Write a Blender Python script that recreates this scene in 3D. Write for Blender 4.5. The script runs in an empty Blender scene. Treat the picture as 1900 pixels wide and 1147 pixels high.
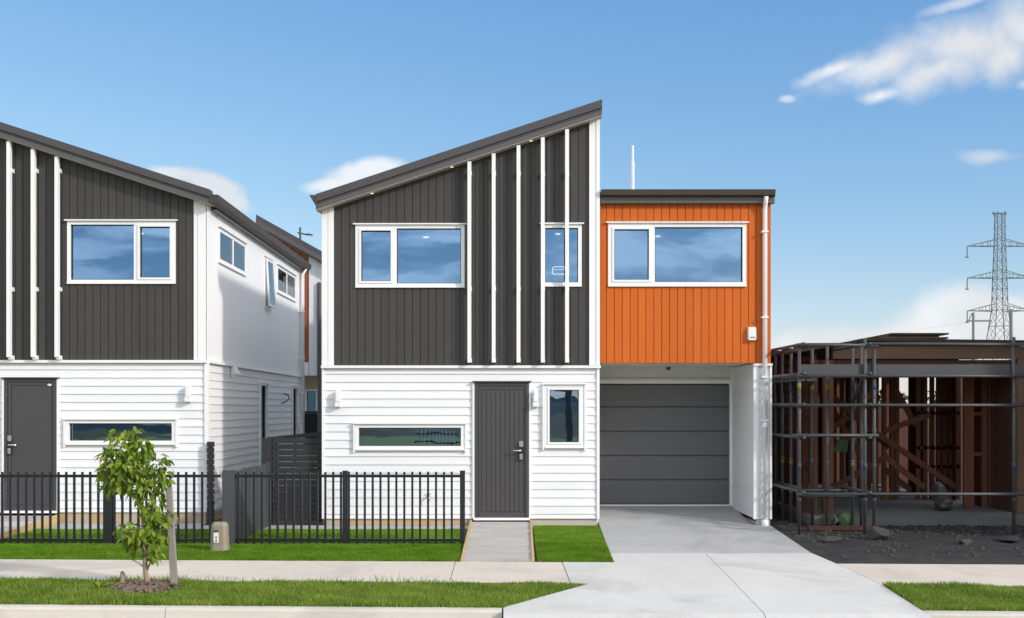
import bpy, bmesh, math, random
import numpy as np
from mathutils import Vector, Matrix
random.seed(7); rng = np.random.default_rng(11)
R = math.radians
scene = bpy.context.scene
C = scene.collection

# ------------------------------------------------------------------ camera
F, CX, HY, EYE, CAMY = 2006.0, 930.0, 757.0, 1.85, -17.0     # focal length in photo pixels, vanishing point, eye height, camera y
cam_d = bpy.data.cameras.new('camera'); cam = bpy.data.objects.new('camera', cam_d); C.objects.link(cam)
cam.location = (0, CAMY, EYE); cam.rotation_euler = (R(90), 0, 0)
cam_d.sensor_width = 36; cam_d.sensor_fit = 'HORIZONTAL'; cam_d.lens = 36 * F / 1900
cam_d.shift_x = (950 - CX) / 1900; cam_d.shift_y = (HY - 573.5) / 1900
cam_d.clip_start = 0.1; cam_d.clip_end = 6000
scene.camera = cam
def wx(px, y=0.0): return (px - CX) * (y - CAMY) / F          # survey of the photograph: metres at a known distance
def wz(py, y=0.0): return EYE + (HY - py) * (y - CAMY) / F

# ------------------------------------------------------------------ light
SUN_EL, SUN_AZ = R(26), R(55)                                # azimuth from -Y (towards the street) round to +X
sdir = Vector((math.cos(SUN_EL) * math.sin(SUN_AZ), -math.cos(SUN_EL) * math.cos(SUN_AZ), math.sin(SUN_EL)))
sun_d = bpy.data.lights.new('sun', 'SUN'); sun = bpy.data.objects.new('sun', sun_d); C.objects.link(sun)
sun_d.energy = 2.0; sun_d.angle = R(4.0); sun_d.color = (1.0, 0.95, 0.88)
sun.rotation_euler = (-sdir).to_track_quat('-Z', 'Y').to_euler()
SKY = 0.15
scene.view_settings.view_transform = 'Standard'; scene.view_settings.look = 'None'
scene.view_settings.exposure = 0.51; scene.view_settings.gamma = 1.0
scene.view_settings.use_curve_mapping = False
scene.cycles.max_bounces = 8; scene.cycles.transparent_max_bounces = 12
scene.cycles.glossy_bounces = 4; scene.cycles.caustics_reflective = False; scene.cycles.caustics_refractive = False

# ------------------------------------------------------------------ node helpers
def nd(nt, t, **k):
    n = nt.nodes.new(t)
    for a, v in k.items(): setattr(n, a, v)
    return n
def mth(nt, op, a, b=None, c=None, clamp=False):
    n = nd(nt, 'ShaderNodeMath', operation=op, use_clamp=clamp)
    for i, v in enumerate((a, b, c)):
        if v is None: continue
        if hasattr(v, 'links'): nt.links.new(v, n.inputs[i])
        else: n.inputs[i].default_value = v
    return n.outputs[0]
def ramp(nt, v, lo, hi, o0=0.0, o1=1.0, smooth=True):
    n = nd(nt, 'ShaderNodeMapRange', interpolation_type='SMOOTHSTEP' if smooth else 'LINEAR')
    nt.links.new(v, n.inputs[0])
    for i, x in enumerate((lo, hi, o0, o1)): n.inputs[1 + i].default_value = x
    return n.outputs[0]
def noise(nt, vec, scale, detail=4, rough=0.55, dist=0.0):
    n = nd(nt, 'ShaderNodeTexNoise'); n.inputs['Scale'].default_value = scale
    n.inputs['Detail'].default_value = detail; n.inputs['Roughness'].default_value = rough; n.inputs['Distortion'].default_value = dist
    nt.links.new(vec, n.inputs['Vector'])
    return n.outputs['Fac']
def mixc(nt, f, a, b):
    n = nd(nt, 'ShaderNodeMix', data_type='RGBA', blend_type='MIX')
    for s, v in ((n.inputs[0], f), (n.inputs[6], a), (n.inputs[7], b)):
        if hasattr(v, 'links'): nt.links.new(v, s)
        else: s.default_value = v if isinstance(v, float) else (*v[:3], 1.0)
    return n.outputs[2]

# ------------------------------------------------------------------ sky with clouds
world = bpy.data.worlds.new('World'); scene.world = world; world.use_nodes = True
wt = world.node_tree; wt.nodes.clear()
sky = nd(wt, 'ShaderNodeTexSky', sky_type='NISHITA', sun_disc=False)
sky.sun_elevation = SUN_EL; sky.sun_rotation = math.pi - SUN_AZ
sky.altitude = 0; sky.air_density = 1.0; sky.dust_density = 0.35; sky.ozone_density = 1.1
wco = nd(wt, 'ShaderNodeTexCoord').outputs['Generated']
def vdot(nt, v, w):
    n = nd(nt, 'ShaderNodeVectorMath', operation='DOT_PRODUCT'); nt.links.new(v, n.inputs[0]); n.inputs[1].default_value = w
    return n.outputs['Value']
wn = nd(wt, 'ShaderNodeTexNoise'); wn.inputs['Scale'].default_value = 8; wn.inputs['Detail'].default_value = 5
wt.links.new(wco, wn.inputs['Vector'])
wsub = nd(wt, 'ShaderNodeVectorMath', operation='MULTIPLY_ADD'); wt.links.new(wn.outputs['Color'], wsub.inputs[0])
wsub.inputs[1].default_value = (0.07, 0.07, 0.035); wt.links.new(wco, wsub.inputs[2])
wwarp = nd(wt, 'ShaderNodeVectorMath', operation='SUBTRACT'); wt.links.new(wsub.outputs[0], wwarp.inputs[0])
wwarp.inputs[1].default_value = (0.035, 0.035, 0.0175)
def cloud(px, py, rx, rz, ang=0.0):                            # one lobe of a cloud, by its direction in the sky
    c = Vector(((px - CX) / F, 1.0, (HY - py) / F)); L = c.length; c.normalize()
    r = Vector((c.y, -c.x, 0)).normalized(); u = r.cross(c)
    a = R(ang); r2 = r * math.cos(a) + u * math.sin(a); u2 = -r * math.sin(a) + u * math.cos(a)
    p = mth(wt, 'MULTIPLY', vdot(wt, wwarp.outputs[0], r2), F * L / rx); q = mth(wt, 'MULTIPLY', vdot(wt, wwarp.outputs[0], u2), F * L / rz)
    d = mth(wt, 'SQRT', mth(wt, 'ADD', mth(wt, 'MULTIPLY', p, p), mth(wt, 'MULTIPLY', q, q)))
    return mth(wt, 'SUBTRACT', 1.0, d)
fine = noise(wt, wco, 26, 8, 0.6)
def cloud_mask(lobes, soft=0.55, amp=0.7):
    f = None
    for l in lobes:
        k = cloud(*l); f = k if f is None else mth(wt, 'SMOOTH_MAX', f, k, 0.25)
    f = mth(wt, 'ADD', f, mth(wt, 'MULTIPLY', mth(wt, 'SUBTRACT', fine, 0.5), amp))
    return ramp(wt, f, 0.0, soft), f
big = [(1775, 98, 180, 80, 6), (1660, 118, 170, 52, 16), (1560, 135, 90, 20, 10), (1740, 145, 110, 58, 10), (1900, 60, 100, 95, 0), (1645, 184, 52, 22, 4), (1850, 110, 110, 60, 15)]
small = [(1835, 288, 55, 17, -3), (1470, 182, 22, 10, 0), (1890, 158, 26, 11, 0), (1790, 8, 100, 16, 15)]
low = [(1770, 590, 130, 80, 15), (1880, 600, 130, 70, 0), (1700, 630, 130, 55, 0), (1560, 645, 190, 60, 0), (395, 338, 80, 34, -14), (330, 322, 60, 20, 0), (430, 365, 60, 30, -25), (680, 322, 85, 30, 13), (635, 346, 65, 22, 5)]
m1, f1 = cloud_mask(big, 1.1, 1.1); m2, f2 = cloud_mask(small, 0.9, 0.7); m3, f3 = cloud_mask(low, 0.6, 0.8)
# unseen clouds: mirrored in the windows, extended overhead and brightened to lift ambient light
sepd = nd(wt, 'ShaderNodeSeparateXYZ'); wt.links.new(wco, sepd.inputs[0])
zc = mth(wt, 'ADD', mth(wt, 'MAXIMUM', sepd.outputs[2], 0.0), 0.12)
pl = nd(wt, 'ShaderNodeCombineXYZ')
wt.links.new(mth(wt, 'DIVIDE', sepd.outputs[0], zc), pl.inputs[0]); wt.links.new(mth(wt, 'DIVIDE', sepd.outputs[1], zc), pl.inputs[1])
fieldn = noise(wt, pl.outputs[0], 2.0, 8, 0.55, 0.4)
m4 = mth(wt, 'MULTIPLY', ramp(wt, fieldn, 0.40, 0.62), mth(wt, 'MAXIMUM', ramp(wt, sepd.outputs[1], 0.30, -0.20), ramp(wt, sepd.outputs[2], 0.40, 0.58)))
m4 = mth(wt, 'MULTIPLY', m4, ramp(wt, sepd.outputs[2], 0.08, 0.34, 0.30, 0.92))
mask = mth(wt, 'MAXIMUM', mth(wt, 'MAXIMUM', mth(wt, 'MULTIPLY', m1, 0.95), mth(wt, 'MULTIPLY', m2, 0.55)), mth(wt, 'MULTIPLY', m3, 0.85))
CLOUD = 4.3
shade = ramp(wt, noise(wt, wco, 9, 5), 0.35, 0.65, 0.88, 1.06)
ccol = nd(wt, 'ShaderNodeVectorMath', operation='SCALE'); ccol.inputs[0].default_value = (CLOUD * 0.985, CLOUD, CLOUD * 1.02); wt.links.new(shade, ccol.inputs['Scale'])
fieldc = nd(wt, 'ShaderNodeVectorMath', operation='SCALE'); fieldc.inputs[0].default_value = (12.6, 12.3, 12.0); wt.links.new(shade, fieldc.inputs['Scale'])
skys = nd(wt, 'ShaderNodeSeparateColor'); wt.links.new(sky.outputs[0], skys.inputs[0])
skyc = nd(wt, 'ShaderNodeCombineColor')                        # even the sky's gradient out a little, channel by channel
for i_, (a_, g_) in enumerate(((0.518, 1.13), (0.900, 0.80), (1.730, 0.50))):
    wt.links.new(mth(wt, 'MULTIPLY', mth(wt, 'POWER', skys.outputs[i_], g_), a_), skyc.inputs[i_])
bgm = mixc(wt, m4, mixc(wt, mask, skyc.outputs[0], ccol.outputs[0]), fieldc.outputs[0])
bg = nd(wt, 'ShaderNodeBackground'); bg.inputs[1].default_value = SKY; wt.links.new(bgm, bg.inputs[0])
wo = nd(wt, 'ShaderNodeOutputWorld'); wt.links.new(bg.outputs[0], wo.inputs[0])

# ------------------------------------------------------------------ materials
M = {}
def material(name, col, rough=0.6, var=0.12, rnd=0.0, scale=3.0, stretch=(1, 1, 1), bump=0.0, bscale=60.0, metal=0.0, spec=0.5, col2=None, fleck=0.0, stain=0.0, coord='pos'):
    m = bpy.data.materials.new(name); m.use_nodes = True; nt = m.node_tree
    p = nt.nodes['Principled BSDF']
    if coord == 'pos': src = nd(nt, 'ShaderNodeNewGeometry').outputs['Position']
    else: src = nd(nt, 'ShaderNodeTexCoord').outputs['Object']
    mp = nd(nt, 'ShaderNodeMapping'); mp.inputs['Scale'].default_value = stretch; nt.links.new(src, mp.inputs[0]); v = mp.outputs[0]
    n1 = noise(nt, v, scale, 6, 0.6); n2 = noise(nt, v, scale * 9, 4, 0.6)
    k = mth(nt, 'ADD', mth(nt, 'MULTIPLY', mth(nt, 'SUBTRACT', n1, 0.5), 2 * var), mth(nt, 'MULTIPLY', mth(nt, 'SUBTRACT', n2, 0.5), var))
    if rnd:
        oi = nd(nt, 'ShaderNodeObjectInfo').outputs['Random']
        k = mth(nt, 'ADD', k, mth(nt, 'MULTIPLY', mth(nt, 'SUBTRACT', oi, 0.5), rnd))
    if fleck:
        n3 = noise(nt, v, scale * 60, 2, 0.5)
        k = mth(nt, 'ADD', k, mth(nt, 'MULTIPLY', mth(nt, 'SUBTRACT', n3, 0.5), 2 * fleck))
    if stain:
        n4 = noise(nt, src, 0.55, 8, 0.62, 1.2); n5 = noise(nt, src, 5.5, 5, 0.6, 0.6)
        k = mth(nt, 'SUBTRACT', k, mth(nt, 'MULTIPLY', ramp(nt, n4, 0.50, 0.66), stain)); k = mth(nt, 'SUBTRACT', k, mth(nt, 'MULTIPLY', ramp(nt, n5, 0.62, 0.72), stain*0.7))
    k = mth(nt, 'ADD', k, 1.0)
    base = mixc(nt, ramp(nt, n1, 0.38, 0.62), col, col2) if col2 else None
    sc = nd(nt, 'ShaderNodeVectorMath', operation='SCALE'); nt.links.new(k, sc.inputs['Scale'])
    if base is not None: nt.links.new(base, sc.inputs[0])
    else: sc.inputs[0].default_value = col
    nt.links.new(sc.outputs[0], p.inputs['Base Color'])
    p.inputs['Roughness'].default_value = rough; p.inputs['Metallic'].default_value = metal; p.inputs['Specular IOR Level'].default_value = spec
    if bump:
        b = nd(nt, 'ShaderNodeBump'); b.inputs['Strength'].default_value = bump; b.inputs['Distance'].default_value = 0.01
        nt.links.new(noise(nt, v, bscale, 5, 0.65), b.inputs['Height']); nt.links.new(b.outputs[0], p.inputs['Normal'])
    M[name] = m
    return m
material('white_paint', (0.77, 0.77, 0.775), 0.5, 0.035, 0.07, 1.2, bump=0.05, bscale=40)
material('white_trim', (0.82, 0.82, 0.82), 0.35, 0.02, 0.03)
material('pvc_white', (0.80, 0.80, 0.80), 0.3, 0.03)
material('charcoal_paint', (0.055, 0.052, 0.0505), 0.6, 0.09, 0.14, 2, (1, 1, 0.3), 0.08, 70, spec=0.3)
material('orange_paint', (0.565, 0.120, 0.013), 0.6, 0.09, 0.13, 2, (1, 1, 0.3), 0.08, 70, spec=0.25)
material('rust_paint', (0.30, 0.075, 0.025), 0.6, 0.08, 0.1, 2, (1, 1, 0.3), 0.08, 70)
material('dark_roof', (0.062, 0.056, 0.058), 0.45, 0.08, 0.05, 2)
material('brown_roof', (0.050, 0.036, 0.025), 0.5, 0.12, 0.05, 2)
material('gutter_grey', (0.095, 0.085, 0.088), 0.4, 0.06, 0.05, 2)
material('soffit', (0.50, 0.47, 0.42), 0.7, 0.05)
material('door_grey', (0.060, 0.057, 0.059), 0.4, 0.03, 0.05, 2)
material('garage_grey', (0.115, 0.114, 0.118), 0.45, 0.05, 0.04, 1.2, bump=0.04, bscale=30)
material('seal_black', (0.015, 0.015, 0.016), 0.6, 0.05)
material('chrome', (0.7, 0.7, 0.7), 0.18, 0.05, metal=1.0)
material('fence_black', (0.012, 0.013, 0.016), 0.4, 0.1, 0.15)
material('slat_black', (0.018, 0.018, 0.021), 0.6, 0.2, 0.35, 4, (1, 1, 4), 0.2, 60)
material('paling_grey', (0.050, 0.054, 0.058), 0.75, 0.25, 0.35, 5, (3, 3, 0.4), 0.3, 60)
material('base_board', (0.50, 0.42, 0.30), 0.8, 0.2, 0.1, 2, col2=(0.52, 0.34, 0.13), bump=0.2)
material('edging_timber', (0.50, 0.36, 0.17), 0.8, 0.2, 0.1, 4, bump=0.2)
material('foundation', (0.50, 0.46, 0.38), 0.85, 0.12, 0, 3, bump=0.3)
material('concrete_pale', (0.54, 0.525, 0.49), 0.85, 0.17, 0.03, 0.9, (1, 0.45, 1), 0.25, 90, fleck=0.06, stain=0.15)
material('concrete_path', (0.56, 0.50, 0.42), 0.85, 0.15, 0.03, 0.9, (0.6, 1, 1), 0.25, 90, fleck=0.06, stain=0.15)
material('concrete_grey', (0.39, 0.39, 0.38), 0.8, 0.20, 0.03, 1.1, (0.5, 1.4, 1), 0.25, 90, fleck=0.05, stain=0.2)
material('concrete_kerb', (0.53, 0.49, 0.42), 0.85, 0.14, 0.03, 1.8, (0.5, 1, 2), 0.3, 90, fleck=0.08, stain=0.14)
material('concrete_step', (0.45, 0.42, 0.39), 0.85, 0.16, 0.22, 1.6, (0.5, 2, 1), 0.3, 90, fleck=0.06, stain=0.15)
material('asphalt', (0.05, 0.05, 0.052), 0.9, 0.2, 0, 2, bump=0.5, bscale=200)
material('field', (0.20, 0.26, 0.035), 0.95, 0.3, 0, 0.12, bump=0.5, bscale=8, col2=(0.20, 0.21, 0.06))
material('earth_mound', (0.13, 0.085, 0.05), 0.95, 0.35, 0, 0.5, bump=0.6, bscale=5, col2=(0.10, 0.10, 0.035))
material('far_hill', (0.035, 0.05, 0.05), 0.95, 0.3, 0, 0.05)
material('soil', (0.10, 0.075, 0.05), 0.95, 0.3, 0, 6, bump=0.6, bscale=60, col2=(0.07, 0.085, 0.03))
material('turf_base', (0.07, 0.16, 0.012), 0.95, 0.15, 0, 4, bump=0.4, bscale=120)
material('dark_soil', (0.010, 0.0095, 0.009), 0.95, 0.35, 0, 2.2, bump=0.9, bscale=18, col2=(0.022, 0.0205, 0.019))  # site earth, slab, timber and scaffold colours lowered to carry the site's dimness
material('site_slab', (0.15, 0.143, 0.13), 0.9, 0.2, 0, 1.5, bump=0.3)
material('site_stone', (0.045, 0.042, 0.038), 0.9, 0.25, 0.2, 4, bump=0.5, bscale=30)
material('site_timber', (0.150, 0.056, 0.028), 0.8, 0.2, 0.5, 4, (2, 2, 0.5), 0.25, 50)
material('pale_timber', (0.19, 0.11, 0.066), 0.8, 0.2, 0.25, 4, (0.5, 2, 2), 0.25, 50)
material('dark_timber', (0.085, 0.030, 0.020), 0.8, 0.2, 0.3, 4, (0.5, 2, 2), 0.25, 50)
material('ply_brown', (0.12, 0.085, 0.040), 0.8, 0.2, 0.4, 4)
material('scaffold_steel', (0.058, 0.061, 0.063), 0.5, 0.3, 0.3, 6)
material('scaffold_plank', (0.050, 0.054, 0.056), 0.6, 0.15, 0.2, 3, (0.4, 2, 2))
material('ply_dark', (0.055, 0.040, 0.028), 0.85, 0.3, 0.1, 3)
material('roof_felt', (0.022, 0.020, 0.019), 0.85, 0.2, 0.1, 2)
material('tape_yellow', (0.22, 0.19, 0.025), 0.6, 0.1)
material('tape_blue', (0.025, 0.06, 0.16), 0.6, 0.1)
material('wrap_grey', (0.085, 0.078, 0.072), 0.35, 0.3, 0, 6, bump=0.8, bscale=14)
material('bag_green', (0.03, 0.09, 0.02), 0.5, 0.3, 0, 6, bump=0.8, bscale=14)
material('bark', (0.36, 0.27, 0.19), 0.85, 0.25, 0.1, 14, (1, 1, 0.35), 0.6, 60)
material('stake_wood', (0.27, 0.25, 0.22), 0.85, 0.2, 0, 8, (3, 3, 0.4), 0.4, 60)
material('mulch', (0.17, 0.115, 0.085), 0.95, 0.35, 0, 25, bump=0.6)
material('pillar_plastic', (0.26, 0.225, 0.155), 0.6, 0.18, 0, 5, bump=0.1)
material('label_white', (0.75, 0.75, 0.72), 0.5, 0.05)
material('label_ink', (0.06, 0.06, 0.06), 0.6, 0.05)
material('tower_steel', (0.16, 0.17, 0.185), 0.6, 0.1)
material('pole_dark', (0.07, 0.075, 0.085), 0.5, 0.1)
material('interior', (0.55, 0.54, 0.52), 0.8, 0.03)
material('interior_floor', (0.22, 0.16, 0.10), 0.6, 0.15)
material('curtain', (0.75, 0.74, 0.72), 0.85, 0.05)
material('cream_wall', (0.55, 0.47, 0.30), 0.7, 0.06)
material('render_white', (0.80, 0.80, 0.80), 0.6, 0.02, 0, 1.5, (1, 1, 0.4), 0.04, 60)
material('soffit_grey', (0.68, 0.68, 0.64), 0.8, 0.04)

def glass(name, refl, tint, dark=0.75):
    m = bpy.data.materials.new(name); m.use_nodes = True; nt = m.node_tree; nt.nodes.clear()
    g = nd(nt, 'ShaderNodeBsdfGlossy'); g.inputs['Roughness'].default_value = 0.0; g.inputs['Color'].default_value = (*tint, 1)
    geo = nd(nt, 'ShaderNodeNewGeometry')
    b = nd(nt, 'ShaderNodeBump'); b.inputs['Strength'].default_value = 0.05; b.inputs['Distance'].default_value = 0.02
    nt.links.new(noise(nt, geo.outputs['Position'], 1.6, 2), b.inputs['Height']); nt.links.new(b.outputs[0], g.inputs['Normal'])
    t = nd(nt, 'ShaderNodeBsdfTransparent'); t.inputs['Color'].default_value = (dark, dark * 1.02, dark * 1.03, 1)
    fr = nd(nt, 'ShaderNodeFresnel'); fr.inputs['IOR'].default_value = 1.5
    fac = mth(nt, 'ADD', mth(nt, 'MULTIPLY', fr.outputs[0], 1.0), refl, clamp=True)
    mx = nd(nt, 'ShaderNodeMixShader'); nt.links.new(fac, mx.inputs[0]); nt.links.new(t.outputs[0], mx.inputs[1]); nt.links.new(g.outputs[0], mx.inputs[2])
    o = nd(nt, 'ShaderNodeOutputMaterial'); nt.links.new(mx.outputs[0], o.inputs[0]); M[name] = m
glass('window_glass', 0.36, (0.44, 0.69, 1.0), 0.55); glass('clear_glass', 0.08, (0.92, 0.96, 1.0), 0.85)
def emitter(name, col, s):
    m = bpy.data.materials.new(name); m.use_nodes = True; nt = m.node_tree; nt.nodes.clear()
    e = nd(nt, 'ShaderNodeEmission'); e.inputs[0].default_value = (*col, 1); e.inputs[1].default_value = s
    o = nd(nt, 'ShaderNodeOutputMaterial'); nt.links.new(e.outputs[0], o.inputs[0]); M[name] = m
emitter('lamp_warm', (1.0, 0.80, 0.48), 0.9); emitter('lamp_white', (1, 0.97, 0.92), 3.0)

def leafy(name, c1, c2, transl=0.35, island=True, scale=2.5, c3=None, rough=0.75, spec=0.08):
    m = bpy.data.materials.new(name); m.use_nodes = True; nt = m.node_tree; nt.nodes.clear()
    geo = nd(nt, 'ShaderNodeNewGeometry')
    rn = geo.outputs['Random Per Island'] if island else nd(nt, 'ShaderNodeObjectInfo').outputs['Random']
    big_n = noise(nt, geo.outputs['Position'], scale, 6, 0.65)
    f = mth(nt, 'ADD', mth(nt, 'MULTIPLY', rn, 0.55), mth(nt, 'MULTIPLY', ramp(nt, big_n, 0.36, 0.64), 0.45))
    c = mixc(nt, f, c1, c2)
    if c3: c = mixc(nt, ramp(nt, rn, 0.91, 0.94), c, c3)
    p = nd(nt, 'ShaderNodeBsdfPrincipled'); p.inputs['Roughness'].default_value = rough; p.inputs['Specular IOR Level'].default_value = spec; nt.links.new(c, p.inputs['Base Color'])
    t = nd(nt, 'ShaderNodeBsdfTranslucent'); nt.links.new(c, t.inputs[0])
    mx = nd(nt, 'ShaderNodeMixShader'); mx.inputs[0].default_value = transl; nt.links.new(p.outputs[0], mx.inputs[1]); nt.links.new(t.outputs[0], mx.inputs[2])
    o = nd(nt, 'ShaderNodeOutputMaterial'); nt.links.new(mx.outputs[0], o.inputs[0]); M[name] = m
leafy('berm_grass', (0.075, 0.165, 0.012), (0.29, 0.39, 0.06), 0.3, scale=1.6, c3=(0.44, 0.38, 0.18))
leafy('turf_green', (0.085, 0.21, 0.012), (0.25, 0.40, 0.040), 0.25, c3=(0.30, 0.36, 0.10))
leafy('turf_deep', (0.055, 0.155, 0.007), (0.19, 0.33, 0.022), 0.25, c3=(0.26, 0.32, 0.08))
leafy('leaf_green', (0.045, 0.12, 0.008), (0.32, 0.42, 0.04), 0.35, island=False, scale=5, rough=0.45, spec=0.25)
leafy('leaf_green_mass', (0.045, 0.12, 0.008), (0.32, 0.42, 0.04), 0.35, scale=5, rough=0.45, spec=0.25)
leafy('leaf_yellow', (0.45, 0.30, 0.03), (0.40, 0.36, 0.04), 0.35, island=False)
leafy('mulch_chip', (0.12, 0.075, 0.055), (0.30, 0.22, 0.17), 0.0)
leafy('far_leaf', (0.030, 0.055, 0.012), (0.07, 0.11, 0.03), 0.2)

# ------------------------------------------------------------------ mesh helpers
class Frame:                                                   # facade coordinates: u along the wall, w out of the wall, z up
    def __init__(s, kind, at): s.kind, s.at = kind, at
    def __call__(s, p):
        u, w, z = p
        if s.kind == 'front': return (u, s.at - w, z)
        if s.kind == 'right': return (s.at + w, u, z)          # wall that faces +X
        if s.kind == 'left': return (s.at - w, u, z)           # wall that faces -X
        return (u, s.at + w, z)                                # wall that faces +Y
class MB:
    def __init__(s, fr=None): s.v, s.f, s.fr = [], [], fr
    def poly(s, pts, faces):
        o = len(s.v); s.v += [s.fr(p) if s.fr else tuple(p) for p in pts]; s.f += [tuple(o + i for i in f) for f in faces]; return s
    def box(s, a0, a1, b0, b1, c0, c1):
        return s.poly([(a0,b0,c0),(a1,b0,c0),(a1,b1,c0),(a0,b1,c0),(a0,b0,c1),(a1,b0,c1),(a1,b1,c1),(a0,b1,c1)],
                      [(0,3,2,1),(4,5,6,7),(0,1,5,4),(1,2,6,5),(2,3,7,6),(3,0,4,7)])
    def prism(s, base, top):                                   # two matching polygons
        n = len(base)
        return s.poly(list(base) + list(top), [tuple(range(n))[::-1], tuple(range(n, 2*n))] + [(i, (i+1) % n, n+(i+1) % n, n+i) for i in range(n)])
    def tube(s, path, r, n=8, r2=None, cap=True):
        path = [Vector(p) for p in path]; k = len(path); rings = []
        up = Vector((0.31, 0.17, 0.93))
        for i, p in enumerate(path):
            t = (path[min(i+1, k-1)] - path[max(i-1, 0)]).normalized()
            a = t.cross(up)
            if a.length < 0.05: a = t.cross(Vector((1, 0.1, 0)))
            a.normalize(); b = t.cross(a)
            rr = r if r2 is None else r + (r2 - r) * i / (k - 1)
            if isinstance(r, (list, tuple)): rr = r[i]
            rings += [p + (a * math.cos(2*math.pi*j/n) + b * math.sin(2*math.pi*j/n)) * rr for j in range(n)]
        fs = [(i*n+j, i*n+(j+1) % n, (i+1)*n+(j+1) % n, (i+1)*n+j) for i in range(k-1) for j in range(n)]
        if cap: fs += [tuple(range(n))[::-1], tuple(range((k-1)*n, k*n))]
        return s.poly([tuple(p) for p in rings], fs)
    def bar(s, a, b, w, h):                                    # rectangular bar from a to b
        a, b = Vector(a), Vector(b); t = (b - a).normalized()
        x = t.cross(Vector((0, 0, 1)))
        if x.length < 0.05: x = Vector((1, 0, 0))
        x.normalize(); y = x.cross(t)
        q = [x*(-w/2)+y*(-h/2), x*(w/2)+y*(-h/2), x*(w/2)+y*(h/2), x*(-w/2)+y*(h/2)]
        return s.prism([tuple(a+k) for k in q], [tuple(b+k) for k in q])
    def build(s, name, mat, parent=None, smooth=False, bevel=0.0, recalc=True):
        me = bpy.data.meshes.new(name); me.from_pydata(s.v, [], s.f)
        if recalc or bevel:
            bm = bmesh.new(); bm.from_mesh(me)
            bmesh.ops.recalc_face_normals(bm, faces=bm.faces)
            if bevel: bmesh.ops.bevel(bm, geom=list(bm.edges), offset=bevel, segments=2, affect='EDGES', clamp_overlap=True)
            bm.to_mesh(me); bm.free()
        if smooth: me.shade_smooth()
        return link(name, me, mat, parent)
def link(name, me, mat, parent=None, loc=None):
    if mat and not me.materials: me.materials.append(M[mat])
    o = bpy.data.objects.new(name, me); C.objects.link(o); o.parent = parent
    if loc is not None: o.location = loc
    return o
def thing(name, label, cat, loc=(0, 0, 0), group=None):
    o = bpy.data.objects.new(name, None); C.objects.link(o); o.empty_display_size = 0.1; o['base'] = loc
    return tag(o, label, cat, group)
def tag(o, label=None, cat=None, group=None, kind=None):
    if label: o['label'] = label
    if cat: o['category'] = cat
    if group: o['group'] = group
    if kind: o['kind'] = kind
    return o
def structure(o, label=None):
    o['kind'] = 'structure'
    if label: o['label'] = label
    return o
def finish(root, loc):                                         # put an Empty at the base of its thing without moving the parts
    root.location = loc; mi = Matrix.Translation(-Vector(loc))
    for ch in root.children: ch.matrix_parent_inverse = mi
    return root
def slab(name, pts, z, depth, mat, parent=None):
    b = MB(); p3 = [(p[0], p[1], p[2] if len(p) > 2 else z) for p in pts]
    b.prism([(x, y, zz - depth) for x, y, zz in p3], p3)
    return b.build(name, mat, parent)

# ------------------------------------------------------------------ house pieces
def minus(x0, x1, z0, z1, holes):
    """strip x0..x1 by z0..z1 with the holes taken out; list of rectangles"""
    xs = sorted({x0, x1} | {h[0] for h in holes if x0 < h[0] < x1} | {h[1] for h in holes if x0 < h[1] < x1}); out = []
    for a, b in zip(xs, xs[1:]):
        m = (a + b) / 2; spans = [(z0, z1)]
        for h in holes:
            if h[0] < m < h[1]:
                spans = [q for s in spans for q in ((s[0], min(s[1], h[2])), (max(s[0], h[3]), s[1])) if q[1] - q[0] > 0.004]
        out.append((a, b, spans))
    return out
def connected(strips):
    rs = [(p, q, a, b) for p, q, sp in strips for a, b in sp]; groups = []
    for r in rs:
        hit = [g for g in groups if any((abs(r[0]-o[1]) < 1e-6 or abs(r[1]-o[0]) < 1e-6) and min(r[3], o[3])-max(r[2], o[2]) > 1e-4 for o in g)]
        new = [r] + [o for g in hit for o in g]; groups = [g for g in groups if g not in hit] + [new]
    return groups
def vertical_boards(par, fr, u0, u1, zb, ztop, pitch, holes, mat, name='cladding_board', gap=0.009, thick=0.022, start=None):
    edges = []; u = u0 if start is None else start
    while u > u0: u -= pitch
    while u < u1 - 0.01:
        a, b = max(u, u0), min(u + pitch, u1)
        if b - a > 0.015: edges.append((a, b))
        u += pitch
    for a, b in edges:
        strips = minus(a + gap/2, b - gap/2, zb, 99, holes)
        def piece(mb, p, q, z0, z1):
            t0, t1 = min(z1, ztop(p)), min(z1, ztop(q))
            mb.prism([(p, 0, z0), (q, 0, z0), (q, 0, t1), (p, 0, t0)], [(p, thick, z0), (q, thick, z0), (q, thick, t1), (p, thick, t0)])
        if len(strips) == 1:
            for z0, z1 in strips[0][2]:
                mb = MB(fr); piece(mb, strips[0][0], strips[0][1], z0, z1); mb.build(name, mat, par)
        else:
            for grp in connected(strips):
                mb = MB(fr)
                for p, q, z0, z1 in grp: piece(mb, p, q, z0, z1)
                mb.build(name, mat, par)
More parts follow.
